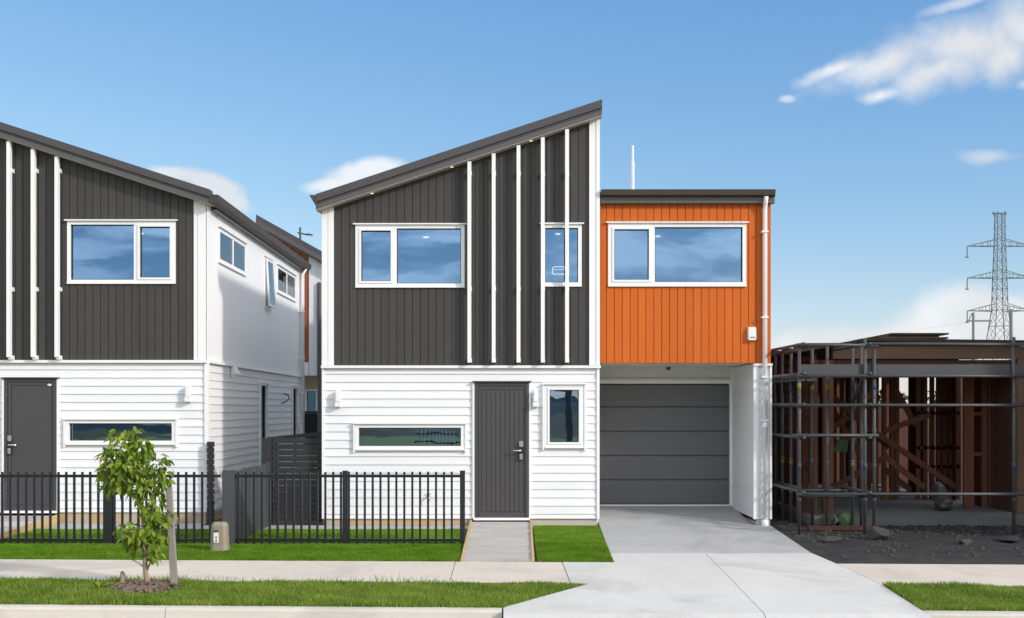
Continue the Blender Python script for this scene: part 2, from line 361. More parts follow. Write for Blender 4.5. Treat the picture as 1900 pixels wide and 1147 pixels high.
def weather_boards(par, fr, u0, u1, zb, zt, pitch, holes, mat='white_paint', name='weatherboard', first=None):
    z = zt if first is None else first
    cuts = [zt]
    if first is not None and zt - first > 0.02: cuts.append(first)
    z = cuts[-1] - pitch
    while z > zb + 0.02: cuts.append(z); z -= pitch
    cuts.append(zb)
    for top, bot in zip(cuts, cuts[1:]):
        t_top, t_bot = 0.010, 0.026
        hs = [(h[2], h[3], h[0], h[1]) for h in holes]          # swap the axes: the strip runs along u
        for a, b, spans in [(bot, top, None)]:
            strips = minus(bot, top, u0, u1, hs)
            def piece(mb, p, q, s0, s1):
                d = lambda zz: t_top + (t_bot - t_top) * (top - zz) / (top - bot)
                mb.prism([(s0, 0, p), (s0, d(p), p), (s0, d(q), q), (s0, 0, q)], [(s1, 0, p), (s1, d(p), p), (s1, d(q), q), (s1, 0, q)])
            if len(strips) == 1:
                for s0, s1 in strips[0][2]:
                    mb = MB(fr); piece(mb, strips[0][0], strips[0][1], s0, s1); mb.build(name, mat, par)
            else:
                for grp in connected(strips):
                    mb = MB(fr)
                    for p, q, s0, s1 in grp: piece(mb, p, q, s0, s1)
                    mb.build(name, mat, par)
def lining(par, fr, u0, u1, z0, ztop, holes, mat, w0=-0.10, w1=-0.004, n=1):
    """backing wall behind the boards, with the openings left out"""
    mb = MB(fr)
    for a, b, spans in minus(u0, u1, z0, 99, holes):
        for p, q in spans:
            ta, tb = min(q, ztop(a)), min(q, ztop(b))
            mb.prism([(a, w0, p), (b, w0, p), (b, w0, tb), (a, w0, ta)], [(a, w1, p), (b, w1, p), (b, w1, tb), (a, w1, ta)])
    return mb.build('wall_lining', mat, par)
def window(par, fr, x0, x1, z0, z1, mullions=(), sash=(), mat='white_trim', face=0.035, fw=0.055, head=True, trim=0.0, mw=0.06, label=None, pane='window_glass', flush=0.0, seal='seal_black'):
    """frame x0..x1, z0..z1 with mullions at the given u; sash = indexes of panes with a casement of their own"""
    wroot = MB(fr)
    d0, d1 = -0.07, face
    wroot.box(x0, x1, d0, d1, z0, z0+fw).box(x0, x1, d0, d1, z1-fw, z1)
    wroot.box(x0, x0+fw, d0, d1, z0+fw, z1-fw).box(x1-fw, x1, d0, d1, z0+fw, z1-fw)
    for m in mullions: wroot.box(m-mw/2, m+mw/2, d0, d1-0.004, z0+fw, z1-fw)
    o = wroot.build('window', mat, par)
    if label: o['label'] = label
    us = [x0+fw] + [v for m in mullions for v in (m-mw/2, m+mw/2)] + [x1-fw]
    for k in range(len(us)//2):
        a, b = us[2*k], us[2*k+1]; p, q = z0+fw, z1-fw
        if k in sash:
            s = 0.035; mb = MB(fr)
            mb.box(a+.002, b-.002, -0.02, face+0.012, p+.002, p+s).box(a+.002, b-.002, -0.02, face+0.012, q-s, q-.002).box(a+.002, a+s, -0.02, face+0.012, p+s, q-s).box(b-s, b-.002, -0.02, face+0.012, p+s, q-s)
            mb.build('sash', mat, o); a, b, p, q = a+s, b-s, p+s, q-s
        sl = 0.010                                              # dark rubber seal round the glass
        mb = MB(fr); w0, w1 = -0.030 + flush, 0.006 + flush*0.6
        mb.box(a, b, w0, w1, p, p+sl).box(a, b, w0, w1, q-sl, q).box(a, a+sl, w0, w1, p+sl, q-sl).box(b-sl, b, w0, w1, p+sl, q-sl)
        mb.build('seal', seal, o)
        MB(fr).box(a+sl, b-sl, -0.026 + flush, -0.020 + flush, p+sl, q-sl).build('pane', pane, o)
    if head:
        MB(fr).box(x0-0.035, x1+0.035, 0.0, face+0.035, z1+0.002, z1+0.022).build('head_flashing', mat, o)
        MB(fr).box(x0, x1, face, face+0.018, z0-0.012, z0+0.012).build('sill', mat, o)
    if trim:
        t = trim
        for a, b, c, d in ((x0-t, x0-.003, z0-t*1.5, z1+0.02), (x1+.003, x1+t, z0-t*1.5, z1+0.02)):
            MB(fr).box(a, b, 0.0, face+0.012, c, d).build('side_trim', mat, o)
    return o
def awning_window(par, fr, x0, x1, z0, z1, fw=.05, out=.05):
    mb = MB(fr); mb.box(x0, x1, -.07, .035, z0, z0+fw).box(x0, x1, -.07, .035, z1-fw, z1).box(x0, x0+fw, -.07, .035, z0+fw, z1-fw).box(x1-fw, x1, -.07, .035, z0+fw, z1-fw)
    o = mb.build('window', 'white_trim', par); o['label'] = 'narrow upright window with its sash pushed open'
    MB(fr).box(x0-.03, x1+.03, 0, .07, z1+.002, z1+.022).build('head_flashing', 'white_trim', o)
    a, b, p, q = x0+.03, x1-.03, z0+.03, z1-.03
    W = lambda z: .045 + out*(q-z)/(q-p)
    def bar(mb, u0, u1, za, zb): mb.prism([(u0, W(za), za), (u1, W(za), za), (u1, W(zb), zb), (u0, W(zb), zb)], [(u0, W(za)+.03, za), (u1, W(za)+.03, za), (u1, W(zb)+.03, zb), (u0, W(zb)+.03, zb)])
    mb = MB(fr); t = .045; bar(mb, a, a+t, p, q); bar(mb, b-t, b, p, q); bar(mb, a+t, b-t, p, p+t); bar(mb, a+t, b-t, q-t, q)
    sa = mb.build('sash', 'white_trim', o)
    MB(fr).prism([(a+t, W(p+t)+.018, p+t), (b-t, W(p+t)+.018, p+t), (b-t, W(q-t)+.018, q-t), (a+t, W(q-t)+.018, q-t)], [(a+t, W(p+t)+.024, p+t), (b-t, W(p+t)+.024, p+t), (b-t, W(q-t)+.024, q-t), (a+t, W(q-t)+.024, q-t)]).build('pane', 'clear_glass', sa)
    return o
def room(par, x0, x1, y0, y1, z0, z1, lights=()):
    o = MB().poly([(x0,y0,z0),(x1,y0,z0),(x1,y1,z0),(x0,y1,z0),(x0,y0,z1),(x1,y0,z1),(x1,y1,z1),(x0,y1,z1)],
                  [(4,5,6,7),(1,2,6,5),(2,3,7,6),(3,0,4,7)]).build('room', 'interior', par, recalc=False)
    slab('room_floor', [(x0,y0),(x1,y0),(x1,y1),(x0,y1)], z0+0.01, 0.02, 'interior_floor', o)
    for lx, ly in lights:
        MB().tube([(lx, ly, z1-0.002), (lx, ly, z1-0.02)], 0.05, 12).build('ceiling_light', 'lamp_white', o)
def wall_lamp(fr, u, z, label, side='pvc_white'):
    t = thing('wall_lamp', label, 'lamp', group='outdoor wall lamps')
    MB(fr).box(u-0.045, u+0.045, 0.03, 0.05, z-0.13, z+0.11).build('back_plate', side, t)
    MB(fr).box(u-0.03, u+0.045, 0.05, 0.13, z-0.04, z+0.14).build('shade', side, t, bevel=0.006)
    MB(fr).box(u-0.04, u+0.05, 0.05, 0.14, z-0.12, z-0.045).build('lower_shade', side, t, bevel=0.006)
    return finish(t, fr((u, 0.04, z)))
def door_lock(par, fr, u, z, s):
    MB(fr).box(u-0.032, u+0.032, 0.052, 0.072, z+0.06, z+0.15).build('keypad', 'chrome', par, bevel=0.006)
    MB(fr).box(u-0.032, u+0.032, 0.052, 0.068, z-0.15, z+0.045).build('lock_plate', 'seal_black', par)
    MB(fr).box(u-0.026, u+0.026, 0.068, 0.082, z-0.14, z-0.05).build('lock_cover', 'chrome', par, bevel=0.006)
    MB(fr).tube([(u, 0.068, z), (u, 0.105, z), (u+s*0.03, 0.115, z), (u+s*0.13, 0.115, z)], 0.013, 8).build('handle', 'chrome', par, smooth=True)

# ================================================================== THE SETTING
SK = -0.037                                                    # the street runs a touch askew to the houses
def S(x, t): return t + SK * x
structure(slab('ground', [(-1500,-1500),(1500,-1500),(1500,1500),(-1500,1500)], -0.16, 0.05, 'field'), 'flat green and earthy land reaching to the horizon')
structure(slab('road', [(-150, S(-150,-7.35)), (-150, S(-150,-15.6)), (150, S(150,-15.6)), (150, S(150,-7.35))], -0.13, 0.03, 'asphalt'))
structure(slab('yard', [(-30,-4.2),(4.3,-4.2),(4.3,30),(-30,30)], -0.03, 0.12, 'soil'))
# pavement slabs
pave = structure(bpy.data.objects.new('pavement', None)); C.objects.link(pave)
g = 0.004
xs = [-16, -12.8, -9.9, -6.75, -3.6, -0.55, 0.73]
for a, b in zip(xs, xs[1:]):
    slab('paving_slab', [(a+g, S(a,-5.57)), (b-g, S(b,-5.57)), (b-g, S(b,-4.01)), (a+g, S(a,-4.01))], 0.0, 0.1, 'concrete_path', pave)
for a, b in zip([3.985, 7.1, 10.2, 13.4], [7.1, 10.2, 13.4, 16.5]):
    slab('paving_slab', [(a+g, S(a,-5.57)), (b-g, S(b,-5.57)), (b-g, S(b,-4.01)), (a+g, S(a,-4.01))], 0.0, 0.1, 'concrete_path', pave)
# vehicle crossing in two slabs with a joint between
cross = structure(bpy.data.objects.new('driveway_apron', None)); C.objects.link(cross)
jt = lambda y: 2.60 + (y + 3.25) * 0.064
Y2, Y3 = -6.98, -7.85
slab('apron_slab', [(0.735, S(.73,-4.01)), (0.735, S(.73,-5.57)), (0.93, S(.93,-5.60)), (0.02, S(0,-6.97)), (0.02, Y2-.3), (jt(Y2)-g, Y2-.3), (jt(-3.25)-g, -3.25), (1.385, -3.25), (1.355, S(1.35,-4.01))], 0.003, 0.1, 'concrete_pale', cross)
slab('apron_slab', [(jt(-3.25)+g, -3.25), (jt(Y2)+g, Y2-.3), (3.84, Y2-.3), (3.84, S(3.8,-6.97)), (3.975, S(3.97,-5.57)), (3.975, S(3.97,-4.01)), (3.95, -3.25)], 0.003, 0.1, 'concrete_pale', cross)
slab('apron_slab', [(0.02, Y2-.304, 0.003), (0.02, Y3, -0.095), (jt(Y3)-g, Y3, -0.095), (jt(Y2)-g, Y2-.304, 0.003)], 0, 0.1, 'concrete_pale', cross)
slab('apron_slab', [(jt(Y2)+g, Y2-.304, 0.003), (jt(Y3)+g, Y3, -0.095), (3.84, Y3, -0.095), (3.84, Y2-.304, 0.003)], 0, 0.1, 'concrete_pale', cross)
drive = structure(slab('driveway', [(1.385,-3.256),(3.95,-3.256),(4.245,0.13),(3.995,0.15),(3.995,1.85,.155),(1.54,1.85,.155),(1.54,0.0,0.03)], 0.0, 0.1, 'concrete_grey'), 'grey concrete driveway rising into the garage recess')
# kerbs
kerb = structure(bpy.data.objects.new('kerb', None)); C.objects.link(kerb)
def kerb_stone(a, b):
    mb = MB(); pr = [(-6.985, 0.0), (-7.10, 0.0), (-7.135, -0.02), (-7.16, -0.125), (-7.45, -0.118), (-7.45, -0.2), (-6.985, -0.2)]
    mb.prism([(a, S(a,t), z) for t, z in pr], [(b, S(b,t), z) for t, z in pr]); mb.build('kerb_stone', 'concrete_kerb', kerb)
for a, b in zip([-15.2, -12.2, -9.2, -6.2, -3.1], [-12.2, -9.2, -6.2, -3.1, 0.01]): kerb_stone(a+.003, b-.003)
for a, b in zip([3.85, 7.2, 10.4], [7.2, 10.4, 13.6]): kerb_stone(a+.003, b-.003)
structure(slab('kerb_opposite', [(-60, S(-60,-15.6)), (-60, S(-60,-15.75)), (60, S(60,-15.75)), (60, S(60,-15.6))], -0.01, 0.15, 'concrete_kerb'))

# berms (planted verge between pavement and kerb)
verge_l = [(-16, S(-16,-5.575)), (0.92, S(.92,-5.60)), (0.01, S(0,-6.98)), (-16, S(-16,-6.98))]
verge_r = [(3.985, S(4,-5.575)), (16, S(16,-5.575)), (16, S(16,-6.98)), (3.85, S(3.85,-6.98))]
structure(slab('verge', verge_l, -0.012, 0.1, 'soil')); structure(slab('verge', verge_r, -0.012, 0.1, 'soil'))
lawn = [(-16, S(-16,-4.005)), (-0.50, S(-.5,-4.005)), (-0.50, -0.56), (-16, -0.56)]
patch = [(0.44, S(.44,-4.005)), (1.345, S(1.34,-4.005)), (1.52, -0.12), (0.50, -0.12)]
structure(slab('lawn', lawn, -0.004, 0.1, 'turf_base')); structure(slab('lawn', patch, 0.002, 0.1, 'turf_base'))
structure(slab('mowing_strip', [(-4.7,-0.555),(-0.50,-0.555),(-0.50,-0.01),(-4.7,-0.01)], 0.006, 0.1, 'concrete_grey'))
structure(slab('mowing_strip', [(-7.02,-0.555),(-4.71,-0.555),(-4.71,0.34),(-7.02,0.34)], 0.006, 0.1, 'concrete_grey'))

def inside(poly, x, y):
    r = np.zeros(len(x), bool); n = len(poly)
    for i in range(n):
        x1, y1 = poly[i][:2]; x2, y2 = poly[(i+1) % n][:2]
        if y1 == y2: continue
        c = ((y1 > y) != (y2 > y)) & (x < (x2-x1)*(y-y1)/(y2-y1)+x1); r ^= c
    return r
def smooth_noise(x, y, s, seed):
    r = np.random.default_rng(seed); k = r.normal(size=(7, 2)) * s; ph = r.uniform(0, 6.28, 7)
    return sum(np.sin(x*a+y*b+p) for (a, b), p in zip(k, ph)) / 7**0.5
def blades(name, poly, n, h, w, mat, z0=0.0, lean=0.5, bare=None, seed=1, patchy=0.35, clip=None):
    r = np.random.default_rng(seed); xs_ = [p[0] for p in poly]; ys_ = [p[1] for p in poly]
    x = r.uniform(max(min(xs_), -9), min(max(xs_), 9), n); y = r.uniform(min(ys_), max(ys_), n); k = inside(poly, x, y)
    if bare is not None: k &= r.uniform(size=n) > bare(x, y)
    x, y = x[k], y[k]; n = len(x)
    hh = h * r.uniform(0.45, 1.15, n) * (1 + patchy * smooth_noise(x, y, 3.5, seed+5)); hh = np.clip(hh, h*0.2, h*2)
    a = r.uniform(0, 6.283, n); lx, ly = np.cos(a) * hh * lean * r.uniform(0, 1, n), np.sin(a) * hh * lean * r.uniform(0, 1, n)
    b = r.uniform(0, 6.283, n); ww = w * r.uniform(0.6, 1.3, n); dx, dy = np.cos(b) * ww / 2, np.sin(b) * ww / 2
    v = np.zeros((n, 3, 3)); v[:, 0] = np.stack([x-dx, y-dy, np.full(n, z0)], 1); v[:, 1] = np.stack([x+dx, y+dy, np.full(n, z0)], 1); v[:, 2] = np.stack([x+lx, y+ly, z0+hh], 1)
    me = bpy.data.meshes.new(name); me.vertices.add(3*n); me.vertices.foreach_set('co', v.reshape(-1))
    me.loops.add(3*n); me.loops.foreach_set('vertex_index', np.arange(3*n, dtype=np.int32))
    me.polygons.add(n); me.polygons.foreach_set('loop_start', np.arange(0, 3*n, 3, dtype=np.int32)); me.update(calc_edges=True)
    o = link(name, me, mat); o['kind'] = 'stuff'; return o
TX, TY = -3.72, -5.78                                          # the sapling
def bare_l(x, y):
    m = np.exp(-(((x-TX-.03)/.38)**2 + ((y-TY+.08)/.42)**2)**3)
    w = 0.97*np.exp(-((x+5.0)/.5)**2-((y+5.95)/.28)**2)
    return np.clip(m + w + 0.75*np.clip(smooth_noise(x, y, 4, 3)-.35, 0, 1), 0, 0.985)
spill = [(-16, S(-16,-5.55)), (0.90, S(.9,-5.59)), (0.02, S(0,-7.0)), (-16, S(-16,-7.0))]
tag(blades('verge_grass', spill, 260000, 0.055, 0.011, 'berm_grass', -0.014, 0.8, bare_l, 21), 'rough natural grass on the verge left of the driveway apron', 'grass')
tag(blades('verge_grass', verge_r, 130000, 0.055, 0.011, 'berm_grass', -0.014, 0.8, lambda x, y: np.clip(.75*(smooth_noise(x, y, 4, 13)-.35), 0, .9), 22), 'rough natural grass on the verge right of the driveway apron', 'grass')
edge_l = [(-9, S(-9,-5.50)), (0.7, S(.7,-5.57)), (0.7, S(.7,-5.70)), (-9, S(-9,-5.72))]
tag(blades('verge_edge_grass', edge_l, 12000, 0.075, 0.011, 'berm_grass', -0.01, 1.0, lambda x, y: np.clip(0.55+0.25*x*0+0.4*smooth_noise(x, y, 2.2, 9)+0.12*(x+2), 0, 1), 23), 'long grass fringe spilling over the back edge of the verge', 'grass')
fl = -2.45
tag(blades('lawn_grass', [(-9, S(-9,-4.0)), (-.5, S(-.5,-4.0)), (-.5, fl), (-9, fl)], 190000, 0.030, 0.010, 'turf_deep', -0.004, 0.7, None, 31, 0.15), 'dark strip of mown turf between the picket fences and the pavement', 'grass')
tag(blades('lawn_grass', [(-9, fl), (-.5, fl), (-.5, -.565), (-9, -.565)], 190000, 0.026, 0.010, 'turf_green', -0.004, 0.6, None, 32, 0.1), 'bright smooth turf between the picket fences and the houses', 'grass')
tag(blades('lawn_grass', [(0.44, S(.44,-4.0)), (1.34, S(1.34,-4.0)), (1.425, -2.2), (0.465, -2.2)], 45000, 0.028, 0.010, 'turf_deep', 0.002, 0.7, None, 33, 0.15), 'darker near half of the turf square between path and driveway', 'grass')
tag(blades('lawn_grass', [(0.465, -2.2), (1.425, -2.2), (1.515, -.125), (0.50, -.125)], 45000, 0.022, 0.010, 'turf_green', 0.002, 0.6, None, 34, 0.1), 'lighter far half of the turf square between path and driveway', 'grass')

# entry paths with timber edging
def entry_path(name, x0, x1, x0b, x1b, yf, zf, yn, label):
    p = structure(bpy.data.objects.new(name, None), label); C.objects.link(p)
    n = 6
    for i in range(n):
        a, b = i/n, (i+1)/n
        L = lambda u, f: u[0] + (u[1]-u[0])*f
        X0, X1, Y, Z = (x0b, x0), (x1b, x1), (yn, yf), (0.008, zf)
        k = 0.003
        slab('step_slab', [(L(X0,a), L(Y,a)+k, L(Z,a)), (L(X1,a), L(Y,a)+k, L(Z,a)), (L(X1,b), L(Y,b)-k, L(Z,b)-.012), (L(X0,b), L(Y,b)-k, L(Z,b)-.012)], 0, 0.12, 'concrete_step', p)
    for u, ub, s in ((x0, x0b, -1), (x1, x1b, 1)):
        MB().prism([(ub, yn, -.1), (ub+s*.03, yn, -.1), (ub+s*.03, yn, .025), (ub, yn, .025)], [(u, yf, -.1), (u+s*.03, yf, -.1), (u+s*.03, yf, zf+.015), (u, yf, zf+.015)]).build('timber_edging', 'edging_timber', p)
entry_path('entry_path', -0.46, 0.45, -0.46, 0.37, -0.03, 0.075, S(0,-4.0), 'concrete entry path with timber edging leading to the grey front door')
entry_path('entry_path', -8.25, -7.08, -8.25, -7.05, 0.30, 0.14, S(-8,-4.0), 'concrete entry path at the far left behind the picket fence')

# ================================================================== MAIN HOUSE
house = thing('house', 'white weatherboard house with charcoal sloping gable and orange box over its garage', 'house')
FY = 0.0; fm = Frame('front', FY)
PX = lambda p: wx(p, FY); PZ = lambda p: wz(p, FY)
LX, RX = PX(598), PX(1111)                                     # block edges
ZM = PZ(678)                                                   # floor line between white and charcoal
# the roof: one slope rising to the right
RY0 = -0.22; slope = 0.331
zr = lambda x: wz(386, RY0) + (x - wx(594, RY0)) * slope      # underside of the roof edge
EL, ER = wx(586, RY0), wx(1117, RY0)
ROOF_T = 0.20; YB = 8.6
win1 = (PX(660), PX(862), PZ(533), PZ(418)); win2 = (PX(1005), PX(1079), PZ(531), PZ(417))
win4 = (PX(660), PX(862), PZ(834), PZ(787)); win5 = (PX(1010), PX(1083), PZ(830), PZ(714)); door = (PX(881), PX(981), PZ(961), PZ(710))
up_h = [win1, win2]; lo_h = [win4, win5, door]
wall_top = lambda x: zr(x) - 0.012
lining(house, fm, LX+.02, RX-.02, ZM-.02, wall_top, up_h, 'charcoal_paint')
lining(house, fm, LX+.02, RX-.02, 0.10, lambda x: ZM-.03, lo_h, 'white_paint')
vertical_boards(house, fm, PX(620), PX(1093), ZM+.005, wall_top, 14.62/118, up_h, 'charcoal_paint', start=PX(634))
weather_boards(house, fm, PX(602), PX(1107), PZ(962), PZ(684), 15.28/118, lo_h, first=PZ(694))
# corner boards and the ledge
for a, b in ((598, 609), (609.6, 620)): 
    MB(fm).prism([(PX(a),0,ZM), (PX(b),0,ZM), (PX(b),0,wall_top(PX(b))), (PX(a),0,wall_top(PX(a)))], [(PX(a),.045,ZM), (PX(b),.045,ZM), (PX(b),.045,wall_top(PX(b))), (PX(a),.045,wall_top(PX(a)))]).build('corner_board', 'white_trim', house)
for a, b, w in ((1093, 1105, .045), (1105.6, 1112.5, .052)):
    MB(fm).prism([(PX(a),0,ZM), (PX(b),0,ZM), (PX(b),0,wall_top(PX(b))), (PX(a),0,wall_top(PX(a)))], [(PX(a),w,ZM), (PX(b),w,ZM), (PX(b),w,wall_top(PX(b))), (PX(a),w,wall_top(PX(a)))]).build('corner_board', 'white_trim', house)
MB(fm).box(LX-.01, PX(1114), 0, 0.075, PZ(683.5), PZ(678.5)).build('ledge', 'white_trim', house)
MB(fm).box(LX, PX(602), 0, 0.042, PZ(962), PZ(684)).build('corner_board', 'white_trim', house)
MB(fm).box(PX(1107), PX(1112), 0, 0.042, PZ(962), PZ(684)).build('corner_board', 'white_trim', house)
MB(fm).box(LX+.03, PX(876), -0.05, -0.012, -0.02, PZ(962)-.004).build('base_board', 'base_board', house)
MB(fm).box(PX(985), PX(1108), -0.06, -0.008, -0.05, PZ(962)-.004).build('foundation', 'foundation', house)
# shell of the block behind the front
sh = MB()
sh.box(LX, LX+.1, .11, YB, -.05, ZM)
for a, b in ((LX, LX+.1), (RX-.1, RX)):
    sh.prism([(a,.11,ZM if a < 0 else -.05), (b,.11,ZM if a < 0 else -.05), (b,.11,wall_top(b)), (a,.11,wall_top(a))], [(a,YB,ZM if a < 0 else -.05), (b,YB,ZM if a < 0 else -.05), (b,YB,wall_top(b)), (a,YB,wall_top(a))])
sh.prism([(LX+.1,YB-.1,-.05), (RX-.1,YB-.1,-.05), (RX-.1,YB-.1,wall_top(RX-.1)), (LX+.1,YB-.1,wall_top(LX+.1))], [(LX+.1,YB,-.05), (RX-.1,YB,-.05), (RX-.1,YB,wall_top(RX-.1)), (LX+.1,YB,wall_top(LX+.1))])
sh.build('outer_wall', 'render_white', house)
room(house, LX+.12, RX-.12, .12, 4.6, ZM+.15, PZ(400), [(PX(790)*1.12, 2.1), (PX(1036)*1.1, 1.75)])
room(house, LX+.12, RX-.12, .12, 5.0, .16, ZM-.12, [(-1.6, 2.0), (-1.6, 3.6)])
# roof
def gable_roof(par, x0, x1, zf, y0, y1, t, mats=('dark_roof', 'gutter_grey', 'soffit'), step=0.55):
    r = MB().prism([(x0,y0+.03,zf(x0)+.02), (x1,y0+.03,zf(x1)+.02), (x1,y0+.03,zf(x1)+t), (x0,y0+.03,zf(x0)+t)], [(x0,y1,zf(x0)+.02), (x1,y1,zf(x1)+.02), (x1,y1,zf(x1)+t), (x0,y1,zf(x0)+t)]).build('roof', mats[0], par)
    def strip(n, lo, hi, d0, d1, mat):
        MB().prism([(x0,y0-d0,zf(x0)+lo), (x1,y0-d0,zf(x1)+lo), (x1,y0-d0,zf(x1)+hi), (x0,y0-d0,zf(x0)+hi)], [(x0,y0+d1,zf(x0)+lo), (x1,y0+d1,zf(x1)+lo), (x1,y0+d1,zf(x1)+hi), (x0,y0+d1,zf(x0)+hi)]).build(n, mat, r)
    strip('fascia', 0.0, t*.52, 0.0, .028, mats[1]); strip('barge_cap', t*.54, t+.03, .035, .028, mats[0]); strip('fascia_bead', t*.40, t*.50, .012, -.001, mats[0])
    strip('soffit', -.012, -.001, -.01, .24, mats[2])
    n = int((x1-x0)*1.05/0.2/2)
    for i in range(n+1):                                       # standing ribs of the metal roof
        pass
    for i in range(int((y1-y0)/0.6)):
        yy = y0+.1+i*.6
        MB().prism([(x0,yy,zf(x0)+t), (x1,yy,zf(x1)+t), (x1,yy,zf(x1)+t+.035), (x0,yy,zf(x0)+t+.035)], [(x0,yy+.05,zf(x0)+t), (x1,yy+.05,zf(x1)+t), (x1,yy+.05,zf(x1)+t+.035), (x0,yy+.05,zf(x0)+t+.035)]).build('roof_rib', mats[0], r)
    return r
rf = gable_roof(house, EL, ER, zr, RY0, YB+.2, ROOF_T)
# eave gutter on the low side, seen end-on
MB().prism([(EL-.10,RY0-.02,zr(EL)+.22), (EL+.02,RY0-.02,zr(EL)+.22), (EL+.02,RY0-.02,zr(EL)+.02)], [(EL-.10,YB,zr(EL)+.22), (EL+.02,YB,zr(EL)+.22), (EL+.02,YB,zr(EL)+.02)]).build('gutter', 'dark_roof', rf)
for p in (690, 838, 985):
    x = wx(p, -.12); MB().tube([(x,-.12,zr(x)-.013), (x,-.12,zr(x)-.020)], .026, 12).build('soffit_light', 'lamp_warm', rf)
window(house, fm, *win1, mullions=(PX(733),), sash=(0,))
window(house, fm, *win2)
window(house, fm, *win4, trim=.03, face=.055)
window(house, fm, *win5, trim=.03, face=.055, sash=(0,), fw=.045)
# vertical battens on brackets in front of the charcoal boards
def batten(par, fr, u, zb, zt, brackets, so=0.10):
    b = MB(fr).box(u-.029, u+.029, so, so+.075, zb, zt).build('batten', 'white_trim', par)
    for z in brackets: MB(fr).box(u-.022, u+.034, 0.0, so+.03, z-.032, z+.032).build('bracket', 'white_trim', b)
for p in (871, 916, 962, 1007, 1052):
    u = wx(p, -.14); batten(house, fm, u, PZ(677)+.03, wall_top(u)-.02, (PZ(325), PZ(537), PZ(673)+.03))
# front door
def front_door(par, fr, d, zthr, planks, lock_u, s, flash):
    x0, x1, z0, z1 = d; o = MB(fr); f = .05
    o.box(x0, x0+f, -.08, .045, z0, z1).box(x1-f, x1, -.08, .045, z0, z1).box(x0+f, x1-f, -.08, .045, z1-f, z1)
    o = o.build('front_door', 'door_grey', par)
    MB(fr).box(x0-.035, x1+.04, 0, .085, z1+.002, z1+.022).build('head_flashing', 'seal_black' if flash else 'door_grey', o)
    MB(fr).box(x0-.02, x1+.02, -.08, .06, z0-.032, z0+.006).build('threshold', 'white_trim', o)
    for a in (x0-.035, x1+.004): MB(fr).box(a, a+.03, 0, .05, z0, z1).build('side_trim', 'white_trim', o)
    MB(fr).box(x0+f+.004, x1-f-.004, -.02, .012, z0+.01, z1-f-.004).build('door_leaf', 'door_grey', o)
    a, b = x0+f+.06, x1-f-.03; w = (b-a)/planks
    for i in range(planks): MB(fr).box(a+i*w+.004, a+(i+1)*w-.004, .012, .026, z0+.10, z1-f-.06).build('plank', 'door_grey', o)
    for r in ((x0+f+.006, x1-f-.006, z0+.012, z0+.092), (x0+f+.006, x1-f-.006, z1-f-.054, z1-f-.008), (x0+f+.006, a-.004, z0+.092, z1-f-.054), (b+.004, x1-f-.006, z0+.092, z1-f-.054)):
        MB(fr).box(r[0], r[1], .012, .030, r[2], r[3]).build('door_rail', 'door_grey', o)
    door_lock(o, fr, lock_u, z0+1.06, s)
    return o
front_door(house, fm, door, .1, 9, PX(967), -1, True)
# garage recess and orange box
GY = 1.80; OY = 0.10; fo = Frame('front', OY); OX1 = wx(1430, OY); ZO = wz(674, OY); ZOT = wz(378, OY)
fg = Frame('front', GY); gx0, gx1, gz0, gz1 = RX+.06, wx(1353, GY), wz(936, GY), wz(712, GY)
win3 = (wx(1128, OY), wx(1384, OY), wz(531, OY), wz(415, OY))
lining(house, fo, RX+.012, OX1, ZO, lambda x: ZOT+.05, [win3], 'orange_paint')
vertical_boards(house, fo, RX+.012, OX1, ZO+.002, lambda x: ZOT+.03, 14.62/117.3, [win3], 'orange_paint', start=wx(1125, OY))
window(house, fo, *win3, mullions=(wx(1211, OY),), sash=(0,), fw=.06)
room(house, RX+.12, OX1-.12, OY+.12, 4.2, ZO+.18, PZ(400), [(wx(1219, OY)*1.115, 2.0)])
sh = MB(); sh.box(OX1-.1, OX1, OY+.11, YB, ZO, ZOT+.05); sh.box(RX+.01, OX1-.1, YB-.1, YB, -.05, ZOT+.05); sh.build('outer_wall', 'orange_paint', house)
MB().box(RX+.01, OX1-.1, OY+.11, YB-.1, ZO+.01, ZO+.12).build('garage_soffit', 'soffit_grey', house)
# orange box roof: gutter in front of a low metal roof
r2 = MB().prism([(RX+.01,OY-.05,ZOT+.10), (OX1+.06,OY-.05,ZOT+.10), (OX1+.06,OY-.05,ZOT+.17), (RX+.01,OY-.05,ZOT+.17)], [(RX+.01,YB,ZOT+.40), (OX1+.06,YB,ZOT+.40), (OX1+.06,YB,ZOT+.47), (RX+.01,YB,ZOT+.47)]).build('roof', 'brown_roof', house)
r2['label'] = 'low dark brown roof over the orange box'
MB().box(RX+.03, OX1+.035, OY-.11, OY-.015, ZOT-.012, ZOT+.085).build('fascia', 'gutter_grey', r2)
MB().prism([(RX+.03,OY-.20,ZOT+.10), (RX+.03,OY-.05,ZOT+.075), (RX+.03,OY-.05,ZOT+.185), (RX+.03,OY-.215,ZOT+.185)], [(OX1+.025,OY-.20,ZOT+.10), (OX1+.025,OY-.05,ZOT+.075), (OX1+.025,OY-.05,ZOT+.185), (OX1+.025,OY-.215,ZOT+.185)]).build('gutter', 'brown_roof', r2)
